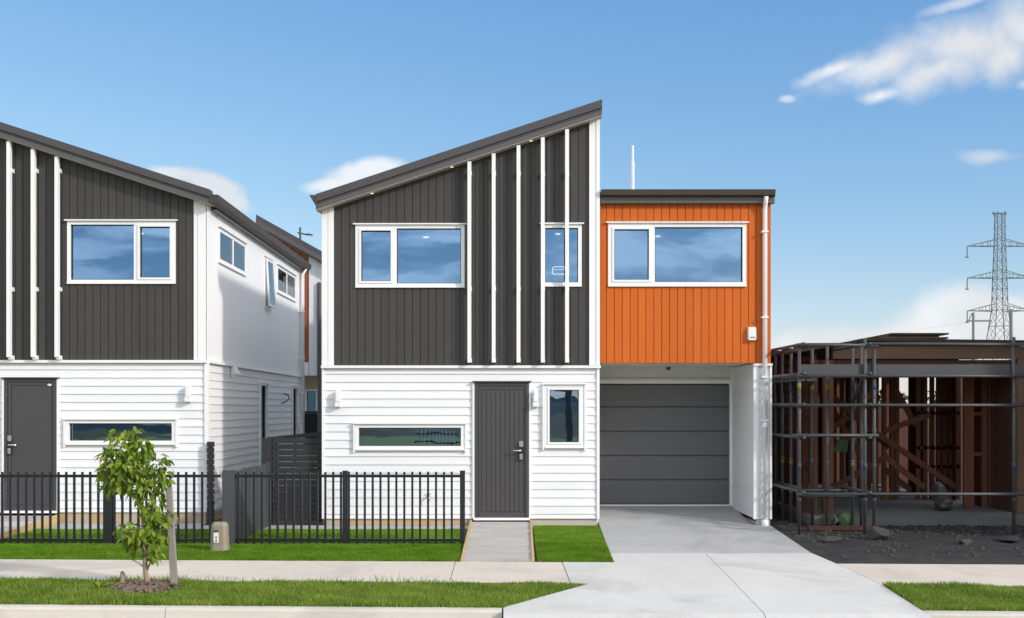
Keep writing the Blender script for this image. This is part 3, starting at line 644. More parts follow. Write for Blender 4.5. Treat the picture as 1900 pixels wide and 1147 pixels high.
# garage door wall, inner wall, pillar
IX = wx(1402, OY)
mb = MB(fg); mb.box(RX+.01, IX, -.1, 0, gz1+.0, ZO+.01).box(gx1, IX, -.1, 0, 0, gz1); mb.build('garage_wall', 'soffit_grey', house)
gd = MB(fg); gd.box(gx0-.05, gx1+.055, 0, .05, gz1, gz1+.055).box(gx1, gx1+.055, 0, .05, gz0-.02, gz1); gd = gd.build('garage_door', 'white_trim', house)
MB(fg).box(gx0-.05, gx1+.20, 0, .06, gz1+.06, gz1+.075).build('head_flashing', 'white_trim', gd)
n = 5; zz = [gz0 + (gz1-gz0-.01)*k for k in (0, .203, .405, .609, .812, 1.0)]
for a, b in zip(zz, zz[1:]):
    MB(fg).prism([(gx0, -.05, a+.004), (gx0, -.012, a+.004), (gx0, -.004, a+.02), (gx0, -.004, b-.02), (gx0, -.012, b-.004), (gx0, -.05, b-.004)],
                 [(gx1-.003, -.05, a+.004), (gx1-.003, -.012, a+.004), (gx1-.003, -.004, a+.02), (gx1-.003, -.004, b-.02), (gx1-.003, -.012, b-.004), (gx1-.003, -.05, b-.004)]).build('panel', 'garage_grey', gd)
MB(fg).box(gx0, gx1, -.09, -.052, gz0, gz1).build('panel_backing', 'seal_black', gd)
MB(fg).box(gx0, gx1, -.03, .03, gz0-.03, gz0-.002).build('threshold', 'white_trim', gd)
fi = Frame('left', IX)
lining(house, fi, OY+.01, GY-.005, .05, lambda x: ZO, [], 'white_paint')
weather_boards(house, fi, OY+.045, GY-.055, wz(962, OY), ZO-.005, 15.28/118, [])
MB(fi).box(GY-.055, GY-.006, 0, .04, .17, ZO).build('corner_board', 'white_trim', house)
MB(fi).box(OY, GY-.02, -.09, -.004, -.1, wz(962, OY)).build('foundation', 'foundation', house)
pb = wz(963, OY)
lining(house, fo, IX, OX1, pb, lambda x: ZO-.001, [], 'white_paint', w0=-.09)
weather_boards(house, fo, IX+.035, OX1-.02, pb, wz(681, OY), 15.28/118, [])
MB(fo).box(IX-.042, IX+.035, 0, .042, pb, ZO-.05).build('corner_board', 'white_trim', house)
MB(fo).box(OX1-.02, OX1+.01, 0, .042, pb, ZO-.05).build('corner_board', 'white_trim', house)
MB(fo).box(IX-.05, OX1+.015, 0, .065, ZO-.045, ZO-.008).build('ledge', 'white_trim', house)
MB(fo).box(IX+.01, OX1-.01, -.08, -.005, -.15, pb-.003).build('foundation', 'foundation', house)
sh = MB(); sh.box(OX1-.09, OX1, OY+.1, YB, -.1, ZO); sh.build('outer_wall', 'render_white', house)
# downpipe on the corner
dx = wx(1417, OY); dp = MB(fo)
dp.tube([(dx, .16, ZOT+.09), (dx, .11, ZOT-.02), (dx, .085, ZOT-.12), (dx, .085, .09)], .037, 12)
dp = dp.build('downpipe', 'pvc_white', house, smooth=True)
MB(fo).tube([(dx, .085, .09), (dx, .085, -.04)], [.05, .062], 12).build('pipe_shoe', 'pvc_white', dp, smooth=True)
for z in (wz(432, OY), wz(590, OY), wz(700, OY), wz(780, OY)): MB(fo).box(dx-.055, dx+.045, 0, .128, z-.014, z+.014).build('pipe_clip', 'pvc_white', dp)
for z in (wz(790, OY),): MB(fo).tube([(dx, .085, z-.05), (dx, .085, z+.05)], .045, 12).build('pipe_joint', 'pvc_white', dp, smooth=True)
vx = wx(1240, GY); MB(fg).tube([(vx, .0, wz(683, GY)), (vx, .03, wz(683, GY))], .04, 14).build('vent', 'gutter_grey', house)
finish(house, (0, 0, 0))
# fixtures on the main house
wall_lamp(fm, PX(628), PZ(741), 'white wall lamp left of the long low window on the middle house')
wall_lamp(fm, PX(993), PZ(741), 'white wall lamp between the planked grey door and the tall window')
al = thing('alarm_box', 'white alarm box on the orange cladding beside the downpipe', 'alarm')
ax, az = wx(1394, OY), wz(620, OY)
MB(fo).prism([(ax-.068,.024,az-.09), (ax-.05,.024,az-.115), (ax+.05,.024,az-.115), (ax+.068,.024,az-.09), (ax+.068,.024,az+.11), (ax-.068,.024,az+.11)], [(ax-.06,.09,az-.08), (ax-.045,.09,az-.10), (ax+.045,.09,az-.10), (ax+.06,.09,az-.08), (ax+.06,.075,az+.10), (ax-.06,.075,az+.10)]).build('cover', 'label_white', al)
MB(fo).box(ax-.04, ax+.045, .088, .093, az-.062, az-.05).build('lettering_strip', 'gutter_grey', al)
finish(al, fo((ax, .02, az)))
tp = thing('garden_tap', 'small brass garden tap low on the white weatherboards', 'tap'); tx, tz = PX(797), PZ(920)
MB(fm).tube([(tx, .02, tz), (tx, .09, tz), (tx, .12, tz-.03), (tx, .12, tz-.07)], .014, 8).build('spout', 'chrome', tp, smooth=True)
MB(fm).tube([(tx, .06, tz), (tx, .06, tz+.05)], .008, 6).build('stem', 'chrome', tp); MB(fm).tube([(tx-.03, .06, tz+.05), (tx+.03, .06, tz+.05)], .01, 6).build('handle', 'label_white', tp); finish(tp, fm((tx, 0, tz)))
kt = thing('kitchen_tap', 'curved chrome kitchen tap behind the long low window of the middle house', 'tap'); tx = PX(750); tz = PZ(826)
MB().tube([(tx, .25, tz-.25), (tx, .25, tz+.0), (tx+.01, .25, tz+.06), (tx-.03, .25, tz+.09), (tx-.08, .25, tz+.06), (tx-.09, .25, tz+.02)], .012, 8).build('spout', 'chrome', kt, smooth=True)
MB().tube([(tx, .25, tz-.25), (tx, .25, tz-.2)], .03, 10).build('base', 'chrome', kt); finish(kt, (tx, .25, tz-.25))
pn = thing('ceiling_lamp', 'rounded rectangular white ring lamp behind the narrow upper window', 'lamp'); cx_, cz_ = wx(1040, .7), wz(502, .7)
MB().tube([(cx_-.12, .7, cz_-.06), (cx_-.135, .7, cz_-.045), (cx_-.125, .7, cz_+.05), (cx_-.11, .7, cz_+.06), (cx_+.12, .7, cz_+.06), (cx_+.135, .7, cz_+.045), (cx_+.135, .7, cz_-.045), (cx_+.12, .7, cz_-.06), (cx_-.12, .7, cz_-.06)], .008, 6).build('ring', 'lamp_white', pn); MB().tube([(cx_-.13, .7, cz_+.015), (cx_+.13, .7, cz_+.015)], .005, 6).build('cross_bar', 'lamp_white', pn)
MB().tube([(cx_, .7, cz_+.06), (cx_, .7, PZ(402))], .004, 6).build('cord', 'label_white', pn); finish(pn, (cx_, .7, cz_))
bn = MB().box(-2.4, -.6, .18, .75, tz-.29, tz-.25).build('kitchen_bench', 'interior_floor'); tag(bn, 'kitchen bench top behind the long low window of the middle house', 'bench')
mast = thing('roof_mast', 'slim white mast standing up behind the orange box roof', 'mast'); my = 3.0; mx_ = wx(1174, my)
MB().tube([(mx_, my, ZOT+.2), (mx_, my, wz(300, my))], .032, 10).build('lower_tube', 'pvc_white', mast); MB().tube([(mx_, my, wz(300, my)), (mx_, my, wz(270, my))], .022, 10).build('upper_tube', 'pvc_white', mast); finish(mast, (mx_, my, ZOT+.2))

# ================================================================== LEFT HOUSE
lh = thing('house', 'white and charcoal house at the left whose roof slopes down to the right', 'house')
LY = 0.35; ff = Frame('front', LY); QX = lambda p: wx(p, LY); QZ = lambda p: wz(p, LY)
HX1 = QX(383); HX0 = HX1 - 4.45; HZM = QZ(668); LYB = 8.4; LRY = LY - .22
zl = lambda x: wz(376, LRY) - (x - wx(384, LRY)) * 0.322
lw = (QX(126), QX(327), QZ(526), QZ(411)); llw = (QX(124), QX(327), QZ(824), QZ(779)); ldoor = (QX(10), QX(107), QZ(948), QZ(703))
ltop = lambda x: zl(x) - .012
lining(lh, ff, HX0+.02, HX1-.02, HZM-.02, ltop, [lw], 'charcoal_paint'); lining(lh, ff, HX0+.02, HX1-.02, .16, lambda x: HZM-.03, [llw, ldoor], 'white_paint')
vertical_boards(lh, ff, HX0+.2, QX(361), HZM+.005, ltop, 14.4/115.6, [lw], 'charcoal_paint', start=QX(346))
weather_boards(lh, ff, HX0, QX(380), QZ(950), QZ(674), 15.1/115.6, [llw, ldoor], first=QZ(686))
for a, b, w in ((361, 368, .045), (368.5, 383.6, .052)):
    MB(ff).prism([(QX(a),0,HZM), (QX(b),0,HZM), (QX(b),0,ltop(QX(b))), (QX(a),0,ltop(QX(a)))], [(QX(a),w,HZM), (QX(b),w,HZM), (QX(b),w,ltop(QX(b))), (QX(a),w,ltop(QX(a)))]).build('corner_board', 'white_trim', lh)
MB(ff).box(HX0, HX1+.03, 0, .075, QZ(673.5), QZ(668.5)).build('ledge', 'white_trim', lh)
MB(ff).box(QX(380.2), HX1+.02, -.02, .042, QZ(950), QZ(674)).build('corner_board', 'white_trim', lh)
MB(ff).box(QX(112), HX1-.02, -.05, -.012, -.02, QZ(950)-.004).build('base_board', 'base_board', lh)
window(lh, ff, *lw, mullions=(QX(253),), sash=(1,)); window(lh, ff, *llw, trim=.03, face=.055)
front_door(lh, ff, ldoor, .1, 1, QX(21), 1, True)
MB(ff).box(QX(90), QX(97), .03, .034, QZ(716), QZ(712.5)).build('door_tag', 'label_white', lh)
for p in (-26, 19, 64, 108):
    u = wx(p-2, LY-.14); batten(lh, ff, u, QZ(667)+.03, ltop(u)-.02, (QZ(319), QZ(538), QZ(664)))
# right-hand side wall
fr = Frame('right', HX1)
dpt = lambda p: F * (-HX1) / (CX - p) + CAMY                   # distance along the side wall for a photo column
sw = [(dpt(403), dpt(453), 4.28, 4.86), (dpt(488.5), dpt(501.5), 3.85, 4.86), (dpt(512), dpt(546), 4.28, 4.86)]
sl_ = [(dpt(479), dpt(492), .5, 2.33), (dpt(539.5), dpt(548.5), .5, 2.33)]
ste = zl(HX1) - .012
lining(lh, fr, LY+.1, LYB, HZM-.02, lambda x: ste, sw, 'render_white', w1=.016); lining(lh, fr, LY+.1, LYB, .12, lambda x: HZM-.03, sl_, 'white_paint')
weather_boards(lh, fr, LY+.05, LYB-.1, QZ(950), HZM-.06, 15.1/115.6, sl_)
MB(fr).box(LY-.02, LYB, 0, .07, HZM-.05, HZM-.005).build('ledge', 'white_trim', lh)
MB(fr).box(LY-.04, LY+.05, 0, .045, QZ(950), HZM-.05).build('corner_board', 'white_trim', lh); MB(fr).box(LYB-.1, LYB, 0, .045, QZ(950), HZM-.05).build('corner_board', 'white_trim', lh)
MB(fr).box(LY-.045, LY+.12, .016, .04, HZM, ste).build('corner_board', 'white_trim', lh); MB(fr).box(LYB-.1, LYB+.02, .016, .04, HZM, ste).build('corner_board', 'white_trim', lh)
MB(fr).box(LY, LYB, -.05, -.012, -.02, QZ(950)-.004).build('base_board', 'base_board', lh)
window(lh, fr, *sw[0], mullions=((sw[0][0]+sw[0][1])/2,), pane='clear_glass', flush=.045, seal='white_trim'); awning_window(lh, fr, *sw[1]); window(lh, fr, *sw[2], mullions=((sw[2][0]+sw[2][1])/2,), pane='clear_glass', flush=.045, seal='white_trim')
for s in sl_: window(lh, fr, *s, trim=.03, face=.05, fw=.04)
sh = MB(); sh.box(HX0, HX0+.1, LY+.11, LYB, -.05, HZM)
sh.prism([(HX0,LY+.11,HZM), (HX0+.1,LY+.11,HZM), (HX0+.1,LY+.11,ltop(HX0+.1)), (HX0,LY+.11,ltop(HX0))], [(HX0,LYB,HZM), (HX0+.1,LYB,HZM), (HX0+.1,LYB,ltop(HX0+.1)), (HX0,LYB,ltop(HX0))])
sh.prism([(HX0+.1,LYB-.1,-.05), (HX1-.11,LYB-.1,-.05), (HX1-.11,LYB-.1,ltop(HX1-.11)), (HX0+.1,LYB-.1,ltop(HX0+.1))], [(HX0+.1,LYB,-.05), (HX1-.11,LYB,-.05), (HX1-.11,LYB,ltop(HX1-.11)), (HX0+.1,LYB,ltop(HX0+.1))])
sh.build('outer_wall', 'render_white', lh)
room(lh, HX0+.12, HX1-.12, LY+.12, LYB-.2, HZM+.15, QZ(392), [(-6.5, 2.5)]); room(lh, HX0+.12, HX1-.12, LY+.12, LYB-.2, .2, HZM-.12, [(-6.2, 2.2)])
lr = gable_roof(lh, HX0-.1, HX1+.12, zl, LRY, LYB+.15, .19)
EX = HX1 + .12; ez = zl(EX)
MB().prism([(EX-.002,LRY-.02,ez+.0), (EX+.11,LRY-.02,ez+.03), (EX+.13,LRY-.02,ez+.14), (EX-.002,LRY-.02,ez+.14)], [(EX-.002,LYB+.15,ez+.0), (EX+.11,LYB+.15,ez+.03), (EX+.13,LYB+.15,ez+.14), (EX-.002,LYB+.15,ez+.14)]).build('gutter', 'brown_roof', lr)
MB().box(HX1, EX-.004, LRY+.4, LYB+.1, ez-.03, ez-.004).build('soffit', 'gutter_grey', lr)
dy_ = LYB - .16; dp = MB(fr).tube([(dy_, .17, ez+.02), (dy_, .10, ez-.12), (dy_, .10, 0)], .037, 10).build('downpipe', 'pvc_white', lh, smooth=True)
for z in (4.1, 3.0, 2.2, 1.2): MB(fr).box(dy_-.05, dy_+.05, .016, .142, z-.014, z+.014).build('pipe_clip', 'pvc_white', dp)
MB(fr).box(LYB-.55, LYB-.35, .035, .12, .9, 1.45).build('meter_box', 'pvc_white', lh)
# curtains just inside the upper window
for a, b in ((137, 165), (212, 240)):
    n = 12; mb = MB(); x0, x1 = wx(a, LY+.25), wx(b, LY+.25)
    for i in range(n):
        p, q = x0+(x1-x0)*i/n, x0+(x1-x0)*(i+1)/n; yo = lambda k: LY+.28+.035*math.sin(k*2.1)
        mb.prism([(p, yo(i), QZ(540)), (q, yo(i+1), QZ(540)), (q, yo(i+1)+.01, QZ(540)), (p, yo(i)+.01, QZ(540))], [(p, yo(i), QZ(400)), (q, yo(i+1), QZ(400)), (q, yo(i+1)+.01, QZ(400)), (p, yo(i)+.01, QZ(400))])
    cu = mb.build('curtain', 'curtain'); tag(cu, 'pale curtain at the left edge of the left house upper window' if a < 200 else 'pale curtain near the mullion of the left house upper window', 'curtain')
for i, s in enumerate(sw):
    b = MB(fr).box(s[0]+.05, s[1]-.05, -.040, -.034, s[2]+.02, s[3]-.02).build('blind', 'curtain'); tag(b, ['pale roller blind in the nearest upper side window of the left house', 'pale roller blind in the narrow upright side window of the left house', 'pale roller blind in the farthest upper side window of the left house'][i], 'blind')
finish(lh, (-6.9, 0, 0))
wall_lamp(ff, QX(351), QZ(732), 'white wall lamp right of the low window on the left house')
fl_ = thing('flood_lamp', 'white hooded lamp on the side wall of the left house', 'lamp'); yy = dpt(427); z = 1.85 + (757-690)*(yy-CAMY)/F
MB(fr).box(yy-.05, yy+.05, .03, .06, z-.10, z+.10).build('back_plate', 'pvc_white', fl_); MB(fr).prism([(yy-.05,.06,z-.03), (yy-.05,.17,z-.03), (yy-.05,.10,z+.10), (yy-.05,.06,z+.10)], [(yy+.05,.06,z-.03), (yy+.05,.17,z-.03), (yy+.05,.10,z+.10), (yy+.05,.06,z+.10)]).build('hood', 'pvc_white', fl_); finish(fl_, fr((yy, .03, z)))
cb = MB(fr).tube([(dpt(520), .03, 1.95), (dpt(521), .10, 1.98), (dpt(523), .16, 2.05), (dpt(524), .12, 2.13), (dpt(525), .03, 2.15)], .014, 6).build('loose_cable', 'seal_black'); tag(cb, 'loose black cable curling out of the left house side wall', 'cable')

# ================================================================== REAR HOUSE between the two
rh = thing('house', 'rust and white house further back, seen in the gap between the two front houses', 'house')
BY = 10.2; fb = Frame('front', BY); BX = lambda p: wx(p, BY); BZ = lambda p: wz(p, BY)
zb_ = lambda x: BZ(432) - (x - BX(497)) * 0.56
bw = (BX(565), BX(591), BZ(768), BZ(722))
vertical_boards(rh, fb, BX(480), BX(573), BZ(672), lambda x: zb_(x)-.02, .19, [], 'rust_paint')
lining(rh, fb, BX(480), BX(640), BZ(697), lambda x: zb_(x)-.02, [], 'render_white', w0=-.15)
vertical_boards(rh, fb, BX(573)+.01, BX(640), BZ(697), lambda x: zb_(x)-.02, .21, [], 'white_paint', thick=.05, gap=.006)
MB(fb).box(BX(480), BX(573), -.02, .06, BZ(697), BZ(673)).build('ledge', 'white_trim', rh)
fb2 = Frame('front', BY+.9)
bw = (wx(566, BY+.9), wx(590, BY+.9), wz(790, BY+.9), wz(722, BY+.9))
lining(rh, fb2, BX(470), BX(660), -.1, lambda x: BZ(697)+.05, [bw], 'cream_wall'); window(rh, fb2, *bw, head=False)
MB().box(BX(480), BX(640), BY+.02, BY+.9, BZ(697)+.02, BZ(697)+.06).build('soffit', 'cream_wall', rh)
MB().box(BX(470), BX(640), BY+.35, BY+8, -.1, BZ(697)).build('lower_block', 'cream_wall', rh) if False else None
room(rh, BX(480), BX(640), BY+1.05, BY+4, .1, BZ(697))
x0, x1 = BX(480), BX(650); r = MB().prism([(x0,BY-.3,zb_(x0)), (x1,BY-.3,zb_(x1)), (x1,BY-.3,zb_(x1)+.28), (x0,BY-.3,zb_(x0)+.28)], [(x0,BY+7,zb_(x0)), (x1,BY+7,zb_(x1)), (x1,BY+7,zb_(x1)+.28), (x0,BY+7,zb_(x0)+.28)]).build('roof', 'dark_roof', rh)
MB().prism([(x0,BY-.33,zb_(x0)+.02), (x1,BY-.33,zb_(x1)+.02), (x1,BY-.33,zb_(x1)+.14), (x0,BY-.33,zb_(x0)+.14)], [(x0,BY-.302,zb_(x0)+.02), (x1,BY-.302,zb_(x1)+.02), (x1,BY-.302,zb_(x1)+.14), (x0,BY-.302,zb_(x0)+.14)]).build('fascia', 'gutter_grey', r)
MB(fb).tube([(BX(594), .1, BZ(525)), (BX(594), .1, 0)], .05, 8).build('downpipe', 'pole_dark', rh)
for px_ in np.arange(566, 600, 3.2): MB().box(BX(px_)-.012, BX(px_)+.012, BY+.04, BY+.07, BZ(830), BZ(767)).build('baluster', 'fence_black', rh)
MB().box(BX(562), BX(605), BY+.02, BY+.09, BZ(767), BZ(763)).build('handrail', 'fence_black', rh)
MB().box(BX(562), BX(605), BY+.08, BY+.10, BZ(835), BZ(768)).build('balustrade_panel', 'slat_black', rh)
finish(rh, (BX(560), BY, 0))

# street lamp in the distance
sl = thing('street_lamp', 'distant dark street lamp above the rear roof, arm to the right', 'street lamp'); y = 32; x = wx(557, y); z1 = wz(422, y)
MB().tube([(x, y, -.1), (x, y, z1)], .07, 8, r2=.05).build('pole', 'pole_dark', sl); z2 = wz(434, y)
MB().tube([(x-.12, y, z2+.05), (x+.36, y, z2-.05)], .035, 6).build('arm', 'pole_dark', sl); MB().prism([(x+.32,y-.1,z2-.05), (x+.56,y-.1,z2-.08), (x+.56,y-.1,z2-.03), (x+.32,y-.1,z2+.02)], [(x+.32,y+.1,z2-.05), (x+.56,y+.1,z2-.08), (x+.56,y+.1,z2-.03), (x+.32,y+.1,z2+.02)]).build('lamp_head', 'pole_dark', sl); finish(sl, (x, y, -.1))

# ================================================================== FENCES
def picket_fence(x0, x1, y, posts, label, wide=()):
    t = thing('picket_fence', label, 'fence', group='black steel picket fences along the front lawns')
    zb, zt = 0.0, .985
    me = None; x = x0
    pm = MB().box(-.0145, .0145, -.0145, .0145, zb, zt); first = pm.build('picket', 'fence_black', t, bevel=.003); first.location = (x0, y, 0); me = first.data
    n = int(round((x1-x0)/.109))
    for i in range(1, n):
        xi = x0 + (x1-x0)*i/n
        if min(abs(xi-p) for p in posts) < .045: continue
        link('picket', me, None, t, (xi + random.uniform(-.002, .002), y, random.uniform(-.003, .003)))
    for z in (.925, .055): MB().box(x0-.05, x1+.02, y+.016, y+.052, z-.019, z+.019).build('rail', 'fence_black', t)
    for p in posts:
        w = .065 if p in wide else .034
        MB().box(p-w, p+w, y-.005, y+.06, -.06, .99).build('post', 'fence_black', t, bevel=.004)
        MB().box(p-w-.004, p+w+.004, y-.009, y+.064, .99, .998).build('post_cap', 'fence_black', t)
    return finish(t, ((x0+x1)/2, y, 0))
FNY = -2.35
picket_fence(wx(442, FNY), wx(853, FNY), FNY, [wx(640, FNY), wx(858, FNY)], 'black steel picket fence in front of the middle house')
picket_fence(-8.6, wx(405, FNY), FNY, [-8.64, -7.4, wx(200, FNY)], 'black steel picket fence at left behind the sapling', wide=(wx(200, FNY),))
pf = thing('paling_fence', 'low weathered grey paling fence running back between the two front lawns', 'fence'); fx = wx(433, FNY)
ys = FNY + .16; k = 0; first = None
while ys < -.1:
    w = random.uniform(.095, .112); h = .98 + random.uniform(-.025, .03) 
    mb = MB().box(-.009, .009, .003, w-.005, -.01, h)
    o = mb.build('paling', 'paling_grey', pf); o.location = (fx + random.uniform(-.006, .006), ys, 0.0); o.rotation_euler = (random.uniform(-.008, .008), 0, 0); ys += w
for z in (.2, .8): MB().box(fx-.06, fx-.016, FNY+.1, -.1, z-.03, z+.03).build('rail', 'paling_grey', pf)
MB().box(wx(413, FNY), wx(437, FNY)-.01, FNY-.03, FNY+.13, -.05, 1.005).build('corner_post', 'paling_grey', pf, bevel=.006)
finish(pf, (fx, FNY, 0))
# slatted side gate between the paling fence and the middle house
sg = thing('slat_gate', 'black horizontal slat gate closing the gap beside the middle house', 'gate'); gy = .12
a, b = wx(506, gy), LX - .03; z = .06
first = MB().box(0, b-a, 0, .02, 0, .082).build('slat', 'slat_black', sg); first.location = (a, gy, z); k = 1
while z + .094 < 1.32:
    z += .0945; link('slat', first.data, None, sg, (a + random.uniform(-.004, .004), gy + random.uniform(-.003, .003), z))
for x in (a+.02, b-.06): MB().box(x, x+.05, gy+.022, gy+.06, .04, 1.40).build('frame_stile', 'slat_black', sg)
MB().box(wx(486, gy), wx(504, gy), gy-.02, gy+.10, -.05, 1.37).build('gate_post', 'slat_black', sg)
MB().prism([(a-.15,gy+.3,1.33), (b,gy+.3,1.40), (b,gy+.3,1.47), (a-.15,gy+.3,1.38)], [(a-.15,gy+.34,1.33), (b,gy+.34,1.40), (b,gy+.34,1.47), (a-.15,gy+.34,1.38)]).build('top_rail', 'slat_black', sg)
MB().box(wx(575, gy), wx(582, gy), gy-.03, gy, .88, .95).build('latch', 'seal_black', sg); finish(sg, (a, gy, 0))
se = thing('slat_screen', 'narrow black slat screen standing at the corner of the left house', 'screen'); x0, x1 = QX(388), QX(399)
first = MB().box(0, x1-x0, 0, .10, 0, .082).build('slat', 'slat_black', se); first.location = (x0, LY-.14, 0)
for i in range(1, 14): link('slat', first.data, None, se, (x0 + (i % 2)*.004, LY-.14, i*.0945))
MB().box(x0+.02, x1-.015, LY-.12, LY-.06, -.05, 1.31).build('post', 'slat_black', se); finish(se, (x0, LY-.1, 0))

# utility pillar
up = thing('utility_pillar', 'short brown utility pillar with a white label at the fence corner', 'pillar'); uy = -3.0; ux = wx(408, uy)
mb = MB(); ring = lambda rx, ry, z: [(ux+rx*s1, uy+ry*s2, z) for s1, s2 in ((-1,-.6), (-.6,-1), (.6,-1), (1,-.6), (1,.6), (.6,1), (-.6,1), (-1,.6))]
rr = [ring(.118, .10, -.02), ring(.108, .09, .08), ring(.10, .085, .33), ring(.08, .07, .37)]
for p, q in zip(rr, rr[1:]): mb.prism(p, q)
mb.build('body', 'pillar_plastic', up)
MB().box(ux-.055, ux+.008, uy-.098, uy-.09, .12, .245).build('label_plate', 'label_white', up)
for z in (.135, .175): MB().box(ux-.032, ux-.012, uy-.101, uy-.097, z, z+.022).build('label_mark', 'label_ink', up)
MB().box(ux-.05, ux+.0, uy-.10, uy-.088, .255, .28).build('lock', 'label_ink', up); finish(up, (ux, uy, 0))

# ================================================================== SAPLING
tr = thing('sapling', 'young broad-leaved tree on the verge beside a timber stake', 'tree')
sc = (TY - CAMY) / F
T = lambda px, py, dy=0: Vector((wx(px, TY) , TY + dy, wz(py, TY) - (wz(1088, TY))))
MB().tube([T(274,1092), T(270,1060), T(268,1010), T(264,960,.02), T(258,915,.03), T(250,870,.02), T(240,830), T(236,805)], [.030, .026, .023, .020, .017, .013, .009, .004], 9).build('trunk', 'bark', tr, smooth=True)
for pts, r0 in (([T(272,1060), T(282,1040,-.03), T(288,1010,-.05), T(294,980,-.04)], .011), ([T(270,1055), T(255,1045,.02), T(240,1038,.03), T(228,1030,.04)], .008),
                ([T(266,985), T(280,950,.05), T(284,905,.06), T(288,870,.05)], .014), ([T(268,1000), T(255,985,-.08), T(240,985,-.12), T(228,990,-.13)], .008),
                ([T(262,945), T(245,905,-.05), T(225,880,-.08), T(205,868,-.08)], .010), ([T(264,965), T(285,960,-.1), T(298,955,-.12)], .008), ([T(255,900), T(262,875,.08), T(270,850,.1)], .008),
                ([T(264,960), T(270,920,-.06), T(276,890,-.08)], .009), ([T(267,1000), T(284,990,.08), T(300,985,.1)], .008)):
    MB().tube(pts, r0, 6, r2=.003).build('branch', 'bark', tr, smooth=True)
def leaf_mesh(name, mat, n=6):
    mb = MB(); L = 1.0; vs = []; fs = []
    prof = [0, .55, .95, 1.0, .8, .45, 0.03]
    for i in range(n+1):
        s = i/n; w = .25*prof[i]; zc = -.38*s*s; 
        vs += [(s*L, -w, zc+.10*prof[i]), (s*L, 0, zc), (s*L, w, zc+.10*prof[i])]
    for i in range(n):
        for j in range(2): fs.append((3*i+j, 3*i+3+j, 3*i+4+j, 3*i+1+j))
    mb.poly(vs, fs); me = bpy.data.meshes.new(name); me.from_pydata(mb.v, [], mb.f); me.shade_smooth()
    if mat: me.materials.append(M[mat])
    return me, np.array(mb.v), mb.f
leaf_me, lv, lf = leaf_mesh('leaf', 'leaf_green'); leaf_y = leaf_mesh('leaf_yellow', 'leaf_yellow')[0]
clumps = [(232,815,30,22,.15), (222,845,36,28,.2), (258,835,28,26,.2), (210,872,28,24,.18), (245,868,34,26,.2), (215,900,26,20,.16), (250,900,30,22,.18), (290,855,24,18,.16), (296,880,22,24,.16), (272,905,24,26,.18),
          (288,930,20,18,.14), (292,960,20,18,.13), (240,990,28,16,.2), (262,1000,32,18,.2), (290,1000,22,24,.16), (232,978,16,12,.12), (275,980,26,16,.18), (285,1030,16,16,.12), (245,1012,18,14,.12), (308,955,10,14,.08), (197,838,12,8,.06), (246,800,14,10,.08), (278,950,16,14,.1)]
wts = np.array([c[2]*c[3] for c in clumps], float); wts /= wts.sum()
leaves = []
for i in range(1150):
    c = clumps[rng.choice(len(clumps), p=wts)]; v = rng.normal(size=3); v /= np.linalg.norm(v); v *= rng.uniform(.35, 1.0)
    p = T(c[0], c[1]) + Vector((v[0]*c[2]*sc, v[1]*c[4], v[2]*c[3]*sc))
    az = math.atan2(v[1], v[0]) + rng.normal()*.7; pitch = rng.uniform(-.1, 1.15); s = rng.uniform(.058, .108)
    leaves.append((p, az, pitch, rng.normal()*.5, s))
leaves.sort(key=lambda l: l[0].y)
def lmat(l):
    p, az, pitch, roll, s = l
    return Matrix.Translation(p) @ Matrix.Rotation(az, 4, 'Z') @ Matrix.Rotation(pitch, 4, 'Y') @ Matrix.Rotation(roll, 4, 'X') @ Matrix.Scale(s, 4)
crown = MB()
for l in leaves[300:]:
    m = lmat(l); crown.poly([tuple(m @ Vector(q)) for q in lv], lf)
cr = crown.build('crown', 'leaf_green_mass', tr, smooth=True, recalc=False); cr['kind'] = 'stuff'
for i, l in enumerate(leaves[:300]):
    o = link('leaf', leaf_y if i in (44, 120, 121, 210) else leaf_me, None, tr); o.matrix_world = lmat(l)
finish(tr, (TX, TY, 0))
for ch in tr.children:
    if ch.name.startswith('leaf'): pass
st = thing('tree_stake', 'grey weathered timber stake standing right of the sapling', 'stake'); sy = -5.70
MB().prism([(wx(318,sy),sy-.03,-.05), (wx(330,sy),sy-.03,-.05), (wx(330,sy),sy+.03,-.05), (wx(318,sy),sy+.03,-.05)], [(wx(308.5,sy),sy-.03,wz(906,sy)), (wx(318.5,sy),sy-.03,wz(903,sy)), (wx(318.5,sy),sy+.03,wz(903,sy)), (wx(308.5,sy),sy+.03,wz(906,sy))]).build('post', 'stake_wood', st, bevel=.004)
MB().tube([T(268,1000,.05), T(290,990,.09), T(314,968,.05), T(326,962,.06), T(324,975,.12), T(300,990,.12), T(270,1002,.06)], .008, 6).build('tie', 'stake_wood', st, smooth=True); finish(st, (wx(322,sy), sy, 0))
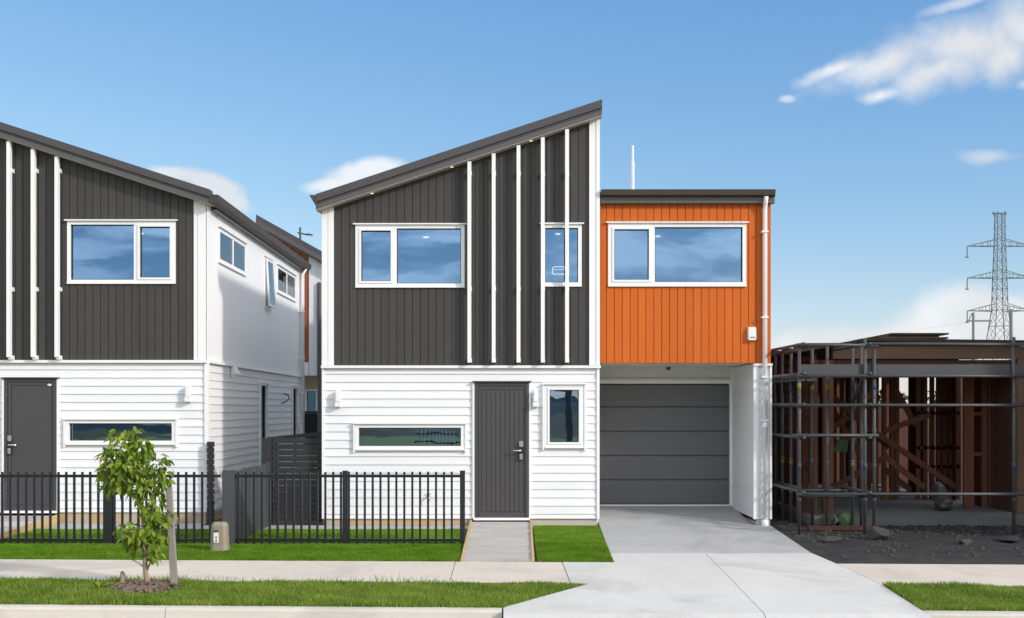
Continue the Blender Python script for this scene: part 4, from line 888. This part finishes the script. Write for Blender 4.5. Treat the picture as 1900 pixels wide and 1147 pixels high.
# mulch ring
mu = MB(); n = 28; cxm, cym = TX+.03, TY-.08
ring_ = [(cxm+.40*math.cos(2*math.pi*i/n)*(1+.10*math.sin(3.1*i)), cym+.42*math.sin(2*math.pi*i/n)*(1+.10*math.cos(2.3*i)), -.012) for i in range(n)]
ring2 = [(cxm+(x-cxm)*.5, cym+(y-cym)*.5, .035) for x, y, z in ring_]
mu.poly(ring_+ring2+[(cxm, cym, .05)], [(i, (i+1) % n, n+(i+1) % n, n+i) for i in range(n)] + [(n+i, n+(i+1) % n, 2*n) for i in range(n)])
mo = mu.build('mulch', 'mulch', smooth=True); tag(mo, 'brown bark mulch ring round the foot of the sapling', 'mulch', kind='stuff')
ch = MB()
for i in range(1500):
    a_, q = random.uniform(0, 6.283), math.sqrt(random.random()); x, y = cxm+.40*q*math.cos(a_), cym+.42*q*math.sin(a_); z = .05*(1-q)+.0
    m = Matrix.Translation((x, y, z)) @ Matrix.Rotation(random.uniform(0, 6.28), 4, 'Z') @ Matrix.Rotation(random.uniform(-.6, .6), 4, 'Y')
    l, w, h = random.uniform(.012, .035), random.uniform(.004, .010), .004
    ch.poly([tuple(m @ Vector(p)) for p in ((-l,-w,0), (l,-w,0), (l,w,h), (-l,w,h))], [(0,1,2,3)])
co = ch.build('mulch_chips', 'mulch_chip', mo, recalc=False); co['kind'] = 'stuff'
stp = thing('stump', 'small cut brown stump at the left of the mulch ring', 'stump'); px_, py_ = wx(227, -5.6), -5.6
MB().tube([(px_, py_, -.03), (px_+.01, py_, .05), (px_, py_, .11)], [.036, .030, .022], 8).build('stem', 'bark', stp); MB().tube([(px_, py_, .11), (px_-.01, py_, .125)], [.02, .012], 8).build('cut_end', 'mulch', stp); finish(stp, (px_, py_, 0))
# weed tuft
wd = MB()
for i in range(16):
    a_ = random.uniform(0, 6.28); m = Matrix.Translation((wx(183,-6.05), -6.05, 0)) @ Matrix.Rotation(a_, 4, 'Z') @ Matrix.Rotation(random.uniform(-1.2, -.3), 4, 'Y') @ Matrix.Scale(random.uniform(.09, .16), 4)
    wd.poly([tuple(m @ Vector((q[0], q[1]*.55, q[2]))) for q in lv], lf)
tag(wd.build('weed', 'leaf_green_mass', smooth=True, recalc=False), 'broad-leaved weed in the verge grass left of the sapling', 'weed')

# ================================================================== BUILDING SITE at the right
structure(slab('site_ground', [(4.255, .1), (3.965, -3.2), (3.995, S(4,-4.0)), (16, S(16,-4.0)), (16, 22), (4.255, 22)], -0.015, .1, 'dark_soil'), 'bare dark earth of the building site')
uf = thing('timber_frame', 'dark red timber frame of an unfinished house behind the scaffold', 'house frame')
UX0, UX1, UY0, UY1 = 5.02, 8.55, .55, 7.6; ZP = 2.62
slab('floor_slab', [(UX0-.1,UY0-.45), (UX1,UY0-.45), (UX1,UY1), (UX0-.1,UY1)], .13, .25, 'site_slab', uf)
def stud(x, y, z0, z1, w=.09, d=.045, mat='site_timber'): MB().box(x-w/2, x+w/2, y-d/2, y+d/2, z0, z1).build('stud', mat, uf)
# left outer wall: close studs with wrap between the farther ones
for i in range(17):
    y = UY0 + .05 + i*.42; stud(UX0+.05, y, .13, ZP, .09, .06)
for i in range(16):
    y = UY0 + .28 + i*.42
    if i > 1: MB().box(UX0+.03, UX0+.05, y-.17, y+.17, .16, ZP-.1).build('wall_sheet', 'site_timber', uf)
for z in (.9, 1.75): MB().box(UX0+.01, UX0+.09, UY0, UY0+5.4, z-.022, z+.022).build('nogging', 'site_timber', uf)
MB().box(UX0, UX0+.1, UY0, UY1, ZP, ZP+.09).build('top_plate', 'dark_timber', uf)
# front: corner studs, lintel beams and the floor joist edge above
for x in (wx(1512, UY0), wx(1530, UY0), wx(1541, UY0)): stud(x, UY0, .13, ZP, .07, .09)
stud(wx(1886, UY0)+.06, UY0, .13, ZP+.2, .12, .09, 'pale_timber'); stud(wx(1908, UY0)+.08, UY0, .13, ZP+.2, .12, .09, 'pale_timber')
MB().box(UX0+.35, UX1, UY0-.06, UY0+.05, wz(666, UY0), wz(643, UY0)).build('lintel', 'pale_timber', uf)
MB().box(UX0+.1, UX1, UY0+.0, UY0+.09, wz(690, UY0), wz(668, UY0)).build('lintel', 'dark_timber', uf)
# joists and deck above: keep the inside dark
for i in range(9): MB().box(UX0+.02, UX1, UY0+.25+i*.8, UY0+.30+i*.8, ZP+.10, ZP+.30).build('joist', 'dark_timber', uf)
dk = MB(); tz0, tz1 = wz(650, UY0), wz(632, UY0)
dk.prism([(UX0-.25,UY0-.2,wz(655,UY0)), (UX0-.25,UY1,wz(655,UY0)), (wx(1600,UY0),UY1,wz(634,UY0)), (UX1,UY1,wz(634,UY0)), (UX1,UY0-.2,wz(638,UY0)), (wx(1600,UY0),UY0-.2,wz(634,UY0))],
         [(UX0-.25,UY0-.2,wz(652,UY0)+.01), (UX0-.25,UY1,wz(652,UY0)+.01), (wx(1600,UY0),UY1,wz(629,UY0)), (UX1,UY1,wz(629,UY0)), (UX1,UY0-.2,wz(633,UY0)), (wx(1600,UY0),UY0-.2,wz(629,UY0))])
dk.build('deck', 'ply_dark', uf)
# inner walls of studs
py1 = 3.3
for p in (1640, 1655, 1664, 1703, 1716, 1729, 1741, 1752, 1763, 1776): stud(wx(p, py1), py1, .13, ZP, .075, .06)
for z in (.75, 1.1, 1.75): MB().box(wx(1700,py1), wx(1780,py1), py1-.03, py1+.01, z-.03, z+.03).build('nogging', 'site_timber', uf)
py2 = 1.7
for p in (1792, 1801, 1826, 1838, 1852, 1867, 1884): stud(wx(p, py2), py2, .13, ZP, .085, .06)
for z in (1.05, 1.75): MB().box(wx(1800,py2), wx(1900,py2), py2-.02, py2+.02, z-.03, z+.03).build('nogging', 'site_timber', uf)
for p in (1690, 1786, 1812, 1830, 1846): stud(wx(p, 5.2), 5.2, .13, ZP, .09, .05)
for p in (1548, 1562, 1578, 1594, 1612, 1626, 1645, 1660): stud(wx(p, py1+1.2), py1+1.2, .13, ZP, .08, .05)
py3 = UY1 - .1
for i in range(12): stud(UX0+.3+i*.29, py3, .13, ZP, .09, .05)
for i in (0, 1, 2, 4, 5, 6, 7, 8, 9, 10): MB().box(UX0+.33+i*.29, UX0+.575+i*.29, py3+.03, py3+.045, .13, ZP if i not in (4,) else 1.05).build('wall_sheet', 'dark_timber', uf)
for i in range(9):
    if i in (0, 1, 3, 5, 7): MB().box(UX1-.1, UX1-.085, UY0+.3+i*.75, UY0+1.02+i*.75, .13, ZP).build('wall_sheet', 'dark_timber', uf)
# diagonal braces
def brace(p0, q0, p1, q1, y, m='site_timber'): MB().bar((wx(p0,y), y, wz(q0,y)), (wx(p1,y), y, wz(q1,y)), .035, .10).build('brace', m, uf)
brace(1530, 722, 1650, 830, 2.4); brace(1632, 735, 1535, 800, 2.45); brace(1620, 800, 1775, 905, 2.2); brace(1640, 845, 1715, 905, 2.35)
brace(1545, 905, 1640, 850, 2.3); brace(1640, 800, 1725, 770, 2.9); brace(1545, 760, 1600, 850, 2.8); brace(1660, 720, 1700, 790, 3.0); brace(1640, 870, 1690, 910, 2.6)
finish(uf, (UX0, UY0, 0))
# sheets stacked on top of the deck
for i, (a, b, z, y0, y1) in enumerate(((1640, 1765, 0, .4, 2.0), (1648, 1752, .035, .5, 1.9), (1660, 1768, .07, .45, 2.1))):
    o = MB().box(wx(a,UY0), wx(b,UY0), UY0+y0-.3, UY0+y1, wz(628,UY0)+z+.002, wz(628,UY0)+z+.03).build('board_sheet', 'ply_brown', bevel=.004)
    tag(o, ['lowest brown board sheet lying on top of the unfinished house', 'middle brown board sheet in the pile on the unfinished house', 'topmost brown board sheet in the pile on the unfinished house'][i], 'board', 'brown board sheets lying on the unfinished house')
# scaffold
sf = thing('scaffold', 'grey tubular steel scaffold round the unfinished timber house', 'scaffold')
sid = {}
def post(px, y, top, base=0.0):
    x = wx(px, y); o = MB().tube([(x, y, base), (x, y, top)], .0245, 10).build('standard', 'scaffold_steel', sf, smooth=True)
    MB().box(x-.07, x+.07, y-.07, y+.07, base-.02, base).build('base_plate', 'scaffold_steel', o)
    for k, (z, h) in enumerate(((2.12, .09), (.95, .10))):
        if (int(px) + k) % 3 != 0: MB().tube([(x, y, z), (x, y, z+h)], .027, 10).build('tape_band', 'tape_yellow' if (int(px)+k) % 2 else 'tape_blue', o, smooth=True)
    for z in (.52, 1.02, 1.52, 2.02):
        MB().tube([(x, y, z-.018), (x, y, z+.018)], .032, 8).build('coupler', 'scaffold_steel', o)
    return x
A, B2 = -1.25, -.35
for p, y, t in ((1483, A, 2.72), (1605, A, 2.86), (1622, A, 2.80), (1881, A, 2.88), (1452, .7, 2.75), (1468, .3, 2.72), (1507, .1, 2.78), (1535, B2, 2.8), (1582, B2, 2.8), (1598, B2, 2.85), (1440, 1.9, 2.7)): post(p, y, t)
def ledger(p0, q0, p1, q1, y0, y1, r=.0235):
    MB().tube([(wx(p0,y0), y0, wz(q0,y0)), (wx(p1,y1), y1, wz(q1,y1))], r, 8).build('ledger', 'scaffold_steel', sf, smooth=True)
for q in (698, 752, 917): ledger(1478, q, 2010, q, A-.05, A-.05)
ledger(1478, 640, 1630, 641, A-.05, A-.05); ledger(1612, 638, 2010, 640, A-.06, A-.06); ledger(1470, 808, 1630, 808, A-.05, A-.05); ledger(1478, 921, 1608, 920, A+.05, A+.05)
for q in (698, 752, 808, 910): ledger(1490, q, 1605, q, B2+.05, B2+.05)
for z in (.62, 1.42, 1.9, 2.35, 2.78):
    for p in (1483, 1605):
        x = wx(p, A); MB().tube([(x+.05, A-.1, z), (x+.02, UY0-.15, z)], .0235, 8).build('transom', 'scaffold_steel', sf, smooth=True)
    x = 4.64; MB().tube([(x, -.1, z-.02), (x+.02, 5.0, z-.02)], .0235, 8).build('transom', 'scaffold_steel', sf, smooth=True)
for p, q in ((4.62, 1.2), (4.62, 2.6), (4.62, 4.2)): MB().tube([(p, q, 0), (p, q, 2.75)], .0245, 8).build('standard', 'scaffold_steel', sf, smooth=True)
# planks of the working platform and its toe boards
for i in range(3): MB().box(4.36, 8.8, A+.10+i*.24, A+.32+i*.24, wz(696,A), wz(696,A)+.04).build('plank', 'scaffold_plank', sf)
for a, b in ((1484, 1621), (1625, 1880), (1884, 2010)): MB().box(wx(a,A), wx(b,A), A+.03, A+.065, wz(697,A), wz(676,A)).build('toe_board', 'scaffold_plank', sf)
for i in range(2): MB().box(4.60+i*.19, 4.77+i*.19, -.05, 4.6, wz(696,A)-.06, wz(696,A)-.02).build('plank', 'scaffold_plank', sf)
MB().bar((wx(1605,A), A+.04, wz(700,A)), (wx(1582,B2), B2, wz(745,B2)), .05, .05).build('brace', 'scaffold_steel', sf)
finish(sf, (5.4, A, 0))
bf = thing('boundary_fence', 'dark timber paling fence behind the unfinished house', 'fence')
first = MB().box(-.072, .072, 0, .02, -.05, 1.85).build('paling', 'dark_timber', bf); first.location = (4.7, 9.6, 0)
for i in range(1, 56): link('paling', first.data, None, bf, (4.7 + i*.15, 9.6 + (i % 2)*.012, random.uniform(-.02, .02)))
for z in (.3, 1.5): MB().box(4.6, 13.0, 9.64, 9.69, z, z+.09).build('rail', 'dark_timber', bf)
finish(bf, (8.8, 9.6, 0))
# loose things on the site
def rock(name, x, y, sx, sy, sz, seed, mat, label, cat, z0=-.02, sub=3, rough=.28, flat=0.0):
    r = random.Random(seed); bm = bmesh.new(); bmesh.ops.create_icosphere(bm, subdivisions=sub, radius=1)
    offs = [(Vector((r.gauss(0,1), r.gauss(0,1), r.gauss(0,1))).normalized(), r.uniform(.45, .8)) for _ in range(22)]
    for v in bm.verts:
        p = v.co.copy()
        for d, k in offs:
            h = p.dot(d)
            if h > k: p -= d*(h-k)*.97
        v.co = Vector((p.x*sx, p.y*sy, max(p.z, -.6)*sz))
    me = bpy.data.meshes.new(name); bm.to_mesh(me); bm.free()
    o = link(name, me, mat); o.location = (x, y, z0 + .55*sz); o.rotation_euler = (0, 0, r.uniform(0, 3)); return tag(o, label, cat)
rock('concrete_lump', wx(1545,-1.9), -1.9, .27, .16, .06, 1, 'site_stone', 'flat dark concrete lump on the earth beside the scaffold foot', 'rubble')
rock('concrete_lump', wx(1632,-1.7), -1.7, .26, .20, .14, 2, 'site_stone', 'pale blocky concrete lump in front of the unfinished slab', 'rubble')
rock('concrete_lump', wx(1790,-2.2), -2.2, .16, .12, .07, 3, 'site_stone', 'small dark stone on the earth right of the blocky lump', 'rubble')
rock('concrete_lump', wx(1875,-1.9), -1.9, .35, .18, .07, 4, 'dark_soil', 'low heap of dark spoil near the right edge of the site', 'rubble')
rock('wrapped_bundle', wx(1745,1.4), 1.4, .26, .22, .40, 5, 'wrap_grey', 'upright grey plastic-wrapped bundle on the unfinished floor slab', 'bundle', .13)
rock('rubbish_bag', wx(1752,1.1), 1.1, .30, .22, .16, 6, 'wrap_grey', 'slumped grey bag at the foot of the wrapped bundle', 'bag', .13)
rock('green_bag', wx(1565,.1), .1, .22, .16, .20, 7, 'bag_green', 'crumpled green bag inside the scaffold bay', 'bag', -.02)
rock('rubbish_bag', wx(1540,.0), .0, .22, .18, .18, 8, 'wrap_grey', 'slumped grey bag left of the green bag inside the scaffold', 'bag', -.02)
gb = MB().prism([(wx(1545,2.0),2.0,wz(838,2)), (wx(1556,2.0),2.0,wz(815,2)), (wx(1574,2.0),2.0,wz(816,2)), (wx(1572,2.0),2.0,wz(838,2))], [(wx(1545,2.0),2.03,wz(838,2)), (wx(1556,2.0),2.03,wz(815,2)), (wx(1574,2.0),2.03,wz(816,2)), (wx(1572,2.0),2.03,wz(838,2))]).build('green_sheet', 'bag_green'); tag(gb, 'green plastic sheet caught on the braces of the timber frame', 'sheet')
tb = MB().box(wx(1500,-.6), wx(1618,-.6), -.65, -.5, .0, .05).build('sole_plank', 'dark_timber'); tag(tb, 'timber sole plank lying under the scaffold feet', 'plank')
# rubble fringe in front of the slab
rb = MB(); rr_ = random.Random(5)
for i in range(1400):
    x, y = rr_.uniform(4.2, 9), rr_.uniform(-3.6, .2)
    if rr_.random() > .25 + .75*math.exp(-((y+.4)/.8)**2): continue
    if x < 4.0 + (-y)*-.0 + .25: continue
    s = rr_.uniform(.008, .035); m = Matrix.Translation((x, y, -.012)) @ Matrix.Rotation(rr_.uniform(0, 6), 4, 'Z')
    rb.poly([tuple(m @ Vector((a*s, b*s*.8, c*s*.7))) for a, b, c in ((-1,-1,0), (1,-1,0), (1,1,0), (-1,1,0), (-.6,-.5,1), (.5,-.6,1.1), (.6,.5,.8), (-.5,.6,1))], [(4,5,6,7), (0,1,5,4), (1,2,6,5), (2,3,7,6), (3,0,4,7)])
tag(rb.build('rubble_bits', 'site_stone', recalc=False), 'scattered small rubble on the dark earth of the site', 'rubble', kind='stuff')
# house added out of frame so that its shade falls on the site
shade_house = thing('house', 'plain dark clad house added out of frame to shade the building site', 'house')
NX0, NX1, NY0, NY1 = 9.05, 13.4, -2.6, 0.3
MB().box(NX0, NX1, NY0, NY1, -.05, 5.6).build('outer_wall', 'charcoal_paint', shade_house)
r = MB().prism([(NX0-.1,NY0-.1,5.6), (NX1+.2,NY0-.1,5.6), (NX1+.2,NY0-.1,5.85), (NX0-.1,NY0-.1,7.2)], [(NX0-.1,NY1,5.6), (NX1+.2,NY1,5.6), (NX1+.2,NY1,5.85), (NX0-.1,NY1,7.2)]).build('roof', 'dark_roof', shade_house)
fn = Frame('front', NY0)
window(shade_house, fn, 9.7, 11.5, 3.6, 4.7, mullions=(10.5,), head=False, face=.09); window(shade_house, fn, 9.7, 10.9, .9, 2.1, head=False, face=.09)
finish(shade_house, (NX0, NY0, 0))

# ================================================================== BACKGROUND: pylon, poles, wires
pt = thing('transmission_tower', 'tall lattice steel transmission tower on the right skyline', 'pylon'); y = 150.0
kx = (y - CAMY) / F; px0 = 1855; X = lambda p: wx(p, y); Z = lambda q: wz(q, y)
cxm = X(1855)
hw = lambda q: (np.interp(q, [393, 440, 530, 575, 640, 760], [6.5, 7, 9.5, 10.5, 18, 34])) * kx  # half width in metres at a height given by photo row
def bars(name, segs, r): 
    mb = MB()
    for a, b in segs: mb.tube([a, b], r, 4, cap=False)
    return mb.build(name, 'tower_steel', pt)
lv_ = [393, 420, 441, 462, 483, 501, 518, 536, 554, 575, 605, 640, 690, 760]
cn = lambda q, i: (cxm + hw(q)*(1, 1, -1, -1)[i], y + hw(q)*(1, -1, -1, 1)[i], Z(q))
for i in range(4): bars('tower_leg', [(cn(a, i), cn(b, i)) for a, b in zip(lv_, lv_[1:])], .085)
for i in range(4):
    j = (i+1) % 4; segs = []
    for a, b in zip(lv_, lv_[1:]): segs += [(cn(a, i), cn(b, j)), (cn(a, j), cn(b, i)), (cn(b, i), cn(b, j))]
    bars('lattice_bracing', segs, .035)
for q in (457, 516, 577):
    for s in (-1, 1):
        tip = (cxm + s*60*kx, y, Z(q)); seg = []
        for d in (-1, 1):
            r0 = (cxm + s*hw(q)*.9, y + d*hw(q), Z(q)); r1 = (cxm + s*hw(q)*.9, y + d*hw(q), Z(q-13)); seg += [(r0, tip), (r1, tip)]
            for f in (.25, .5, .75):
                A_ = Vector(r0).lerp(Vector(tip), f); B_ = Vector(r1).lerp(Vector(tip), f); seg.append((tuple(A_), tuple(B_)))
                if d == 1: seg.append((tuple(A_), tuple(Vector((A_.x, 2*y - A_.y, A_.z)))))
        bars('crossarm', seg, .055)
        iz = Z(q) - 22*kx; o = bars('insulator', [(tip, (tip[0] - 6*kx, y-1, iz))], .12)
        bars('wire_clamp', [((tip[0]-9*kx, y-1, iz), (tip[0]-3*kx, y-1, iz))], .10)
bars('earth_peak', [((cxm-14*kx, y, Z(396)), (cxm+13*kx, y, Z(396))), ((cxm-12*kx, y, Z(399)), (cxm-12*kx, y, Z(393))), ((cxm+11*kx, y, Z(399)), (cxm+11*kx, y, Z(393)))], .10)
finish(pt, (cxm, y, 0))
wires = [((cxm - 66*kx, y-1, Z(q+22)), (cxm - 66*kx - 200, y + 500, Z(q+22) - 2)) for q in (577,)]
for i, (a, b) in enumerate(wires):
    pts = [Vector(a).lerp(Vector(b), t) + Vector((0, 0, -10*4*t*(1-t)*.6)) for t in np.linspace(0, 1, 24)]
    tag(MB().tube(pts, .012, 4).build('power_line', 'tower_steel'), 'thin power line sagging away from the lowest arm of the tower', 'wire')
pp = thing('power_pole', 'slim grey power pole with short crossarm left of the lattice tower', 'pole'); y = 90.0
MB().tube([(wx(1806,y), y, -.1), (wx(1806,y), y, wz(580,y))], .16, 8, r2=.11).build('pole', 'tower_steel', pp); MB().box(wx(1795,y), wx(1840,y), y-.06, y+.06, wz(597,y), wz(594,y)).build('crossarm', 'tower_steel', pp); MB().tube([(wx(1797,y), y, wz(596,y)), (wx(1803,y), y, wz(582,y))], .05, 5).build('stay', 'tower_steel', pp); finish(pp, (wx(1806,y), y, 0))
pp = thing('power_pole', 'thicker grey power pole in front of the lattice tower at right', 'pole'); y = 70.0
MB().tube([(wx(1876,y), y, -.1), (wx(1876,y), y, wz(574,y))], .16, 8, r2=.12).build('pole', 'tower_steel', pp); MB().box(wx(1868,y), wx(1886,y), y-.06, y+.06, wz(579,y), wz(576,y)).build('crossarm', 'tower_steel', pp); finish(pp, (wx(1876,y), y, 0))

# far green shrubs behind the site, visible through the studs
def shrub(x, y, rx, rz, seed, label):
    t = thing('shrub', label, 'shrub', group='shrubs behind the building site'); r = random.Random(seed); mb = MB()
    for i in range(500):
        v = Vector((r.gauss(0,1), r.gauss(0,1), r.gauss(0,1))).normalized() * r.uniform(.5, 1)
        m = Matrix.Translation((x+v.x*rx, y+v.y*rx, rz*.9+v.z*rz*.85)) @ Matrix.Rotation(r.uniform(0,6.3), 4, 'Z') @ Matrix.Rotation(r.uniform(-1,1), 4, 'Y') @ Matrix.Scale(r.uniform(.25, .45), 4)
        mb.poly([tuple(m @ Vector(q)) for q in lv], lf)
    c = mb.build('crown', 'far_leaf', t, recalc=False); MB().tube([(x,y,-.1), (x+.1,y,rz)], .06, 6, r2=.02).build('stem', 'bark', t); return finish(t, (x, y, 0))
shrub(9.3, 12.5, 1.5, 1.5, 1, 'green shrub rising behind the boundary fence, seen left of centre through the studs'); shrub(11.6, 13, 1.3, 1.4, 2, 'green shrub rising behind the boundary fence, seen at the right through the studs')

# ================================================================== ACROSS THE STREET (mirrored in the windows)
def mound(name, cx, cy, rx, ry, h, seed, mat, label):
    n, mm = 36, 10; mb = MB(); r = random.Random(seed); ph = [r.uniform(0, 6.28) for _ in range(6)]; vs = []; fs = []
    for j in range(mm+1):
        q = j/mm
        for i in range(n):
            a = 2*math.pi*i/n; wob = 1+.12*math.sin(3*a+ph[0])+.07*math.sin(7*a+ph[1])
            z = h*(1-q*q)**1.3*(1+.12*math.sin(4*a+ph[2]+q*5)+.08*math.sin(9*a+ph[3]-q*9))
            vs.append((cx+rx*q*wob*math.cos(a), cy+ry*q*wob*math.sin(a), -.2+z))
    for j in range(mm):
        for i in range(n): fs.append((j*n+i, j*n+(i+1) % n, (j+1)*n+(i+1) % n, (j+1)*n+i))
    mb.poly(vs, fs); o = mb.build(name, mat, smooth=True); o['kind'] = 'structure'; o['label'] = label; return o
mound('hill', 9, -75, 16, 22, 1.7, 1, 'earth_mound', 'brown earth mound across the street'); mound('hill', -40, -150, 70, 25, 1.9, 2, 'field', 'low green rise across the street')
mound('hill', 60, -420, 300, 60, 5.5, 3, 'far_hill', 'far green hills across the street')
mound('hill', -9, -62, 7, 7, .75, 5, 'earth_mound', 'low brown rise in the field across the street'); mound('hill', -13, -95, 12, 5, .8, 6, 'field', 'low grassy rise across the street')
mound('hill', -38, -72, 16, 4, 1.0, 7, 'far_hill', 'dark scrubby bank across the street at left'); mound('hill', -30, -58, 9, 4, .5, 8, 'earth_mound', 'low bare bank across the street at left')
op = thing('power_pole', 'dark power pole across the street, mirrored in the tall ground floor window', 'pole'); y = -24.0; x = 2.6
MB().tube([(x, y, -.2), (x-.05, y, 5.0)], .13, 10, r2=.10).build('pole', 'pole_dark', op); MB().box(x-.5, x+.5, y-.20, y-.14, 2.5, 2.58).build('crossarm', 'pole_dark', op); finish(op, (x, y, 0))
fp = thing('field_fence', 'pale slatted fence panel in the field, mirrored in the long low window', 'fence'); y = -38.0
for i in range(12): MB().bar((-4.4+i*.18, y-.09, .3), (-4.365+i*.18, y+.05, .3), .02, .9).build('slat', 'label_white', fp)
for z in (.05, .5): MB().box(-4.5, -2.2, y-.05, y-.01, z, z+.08).build('rail', 'slat_black', fp)
finish(fp, (-3.4, y, -.15))
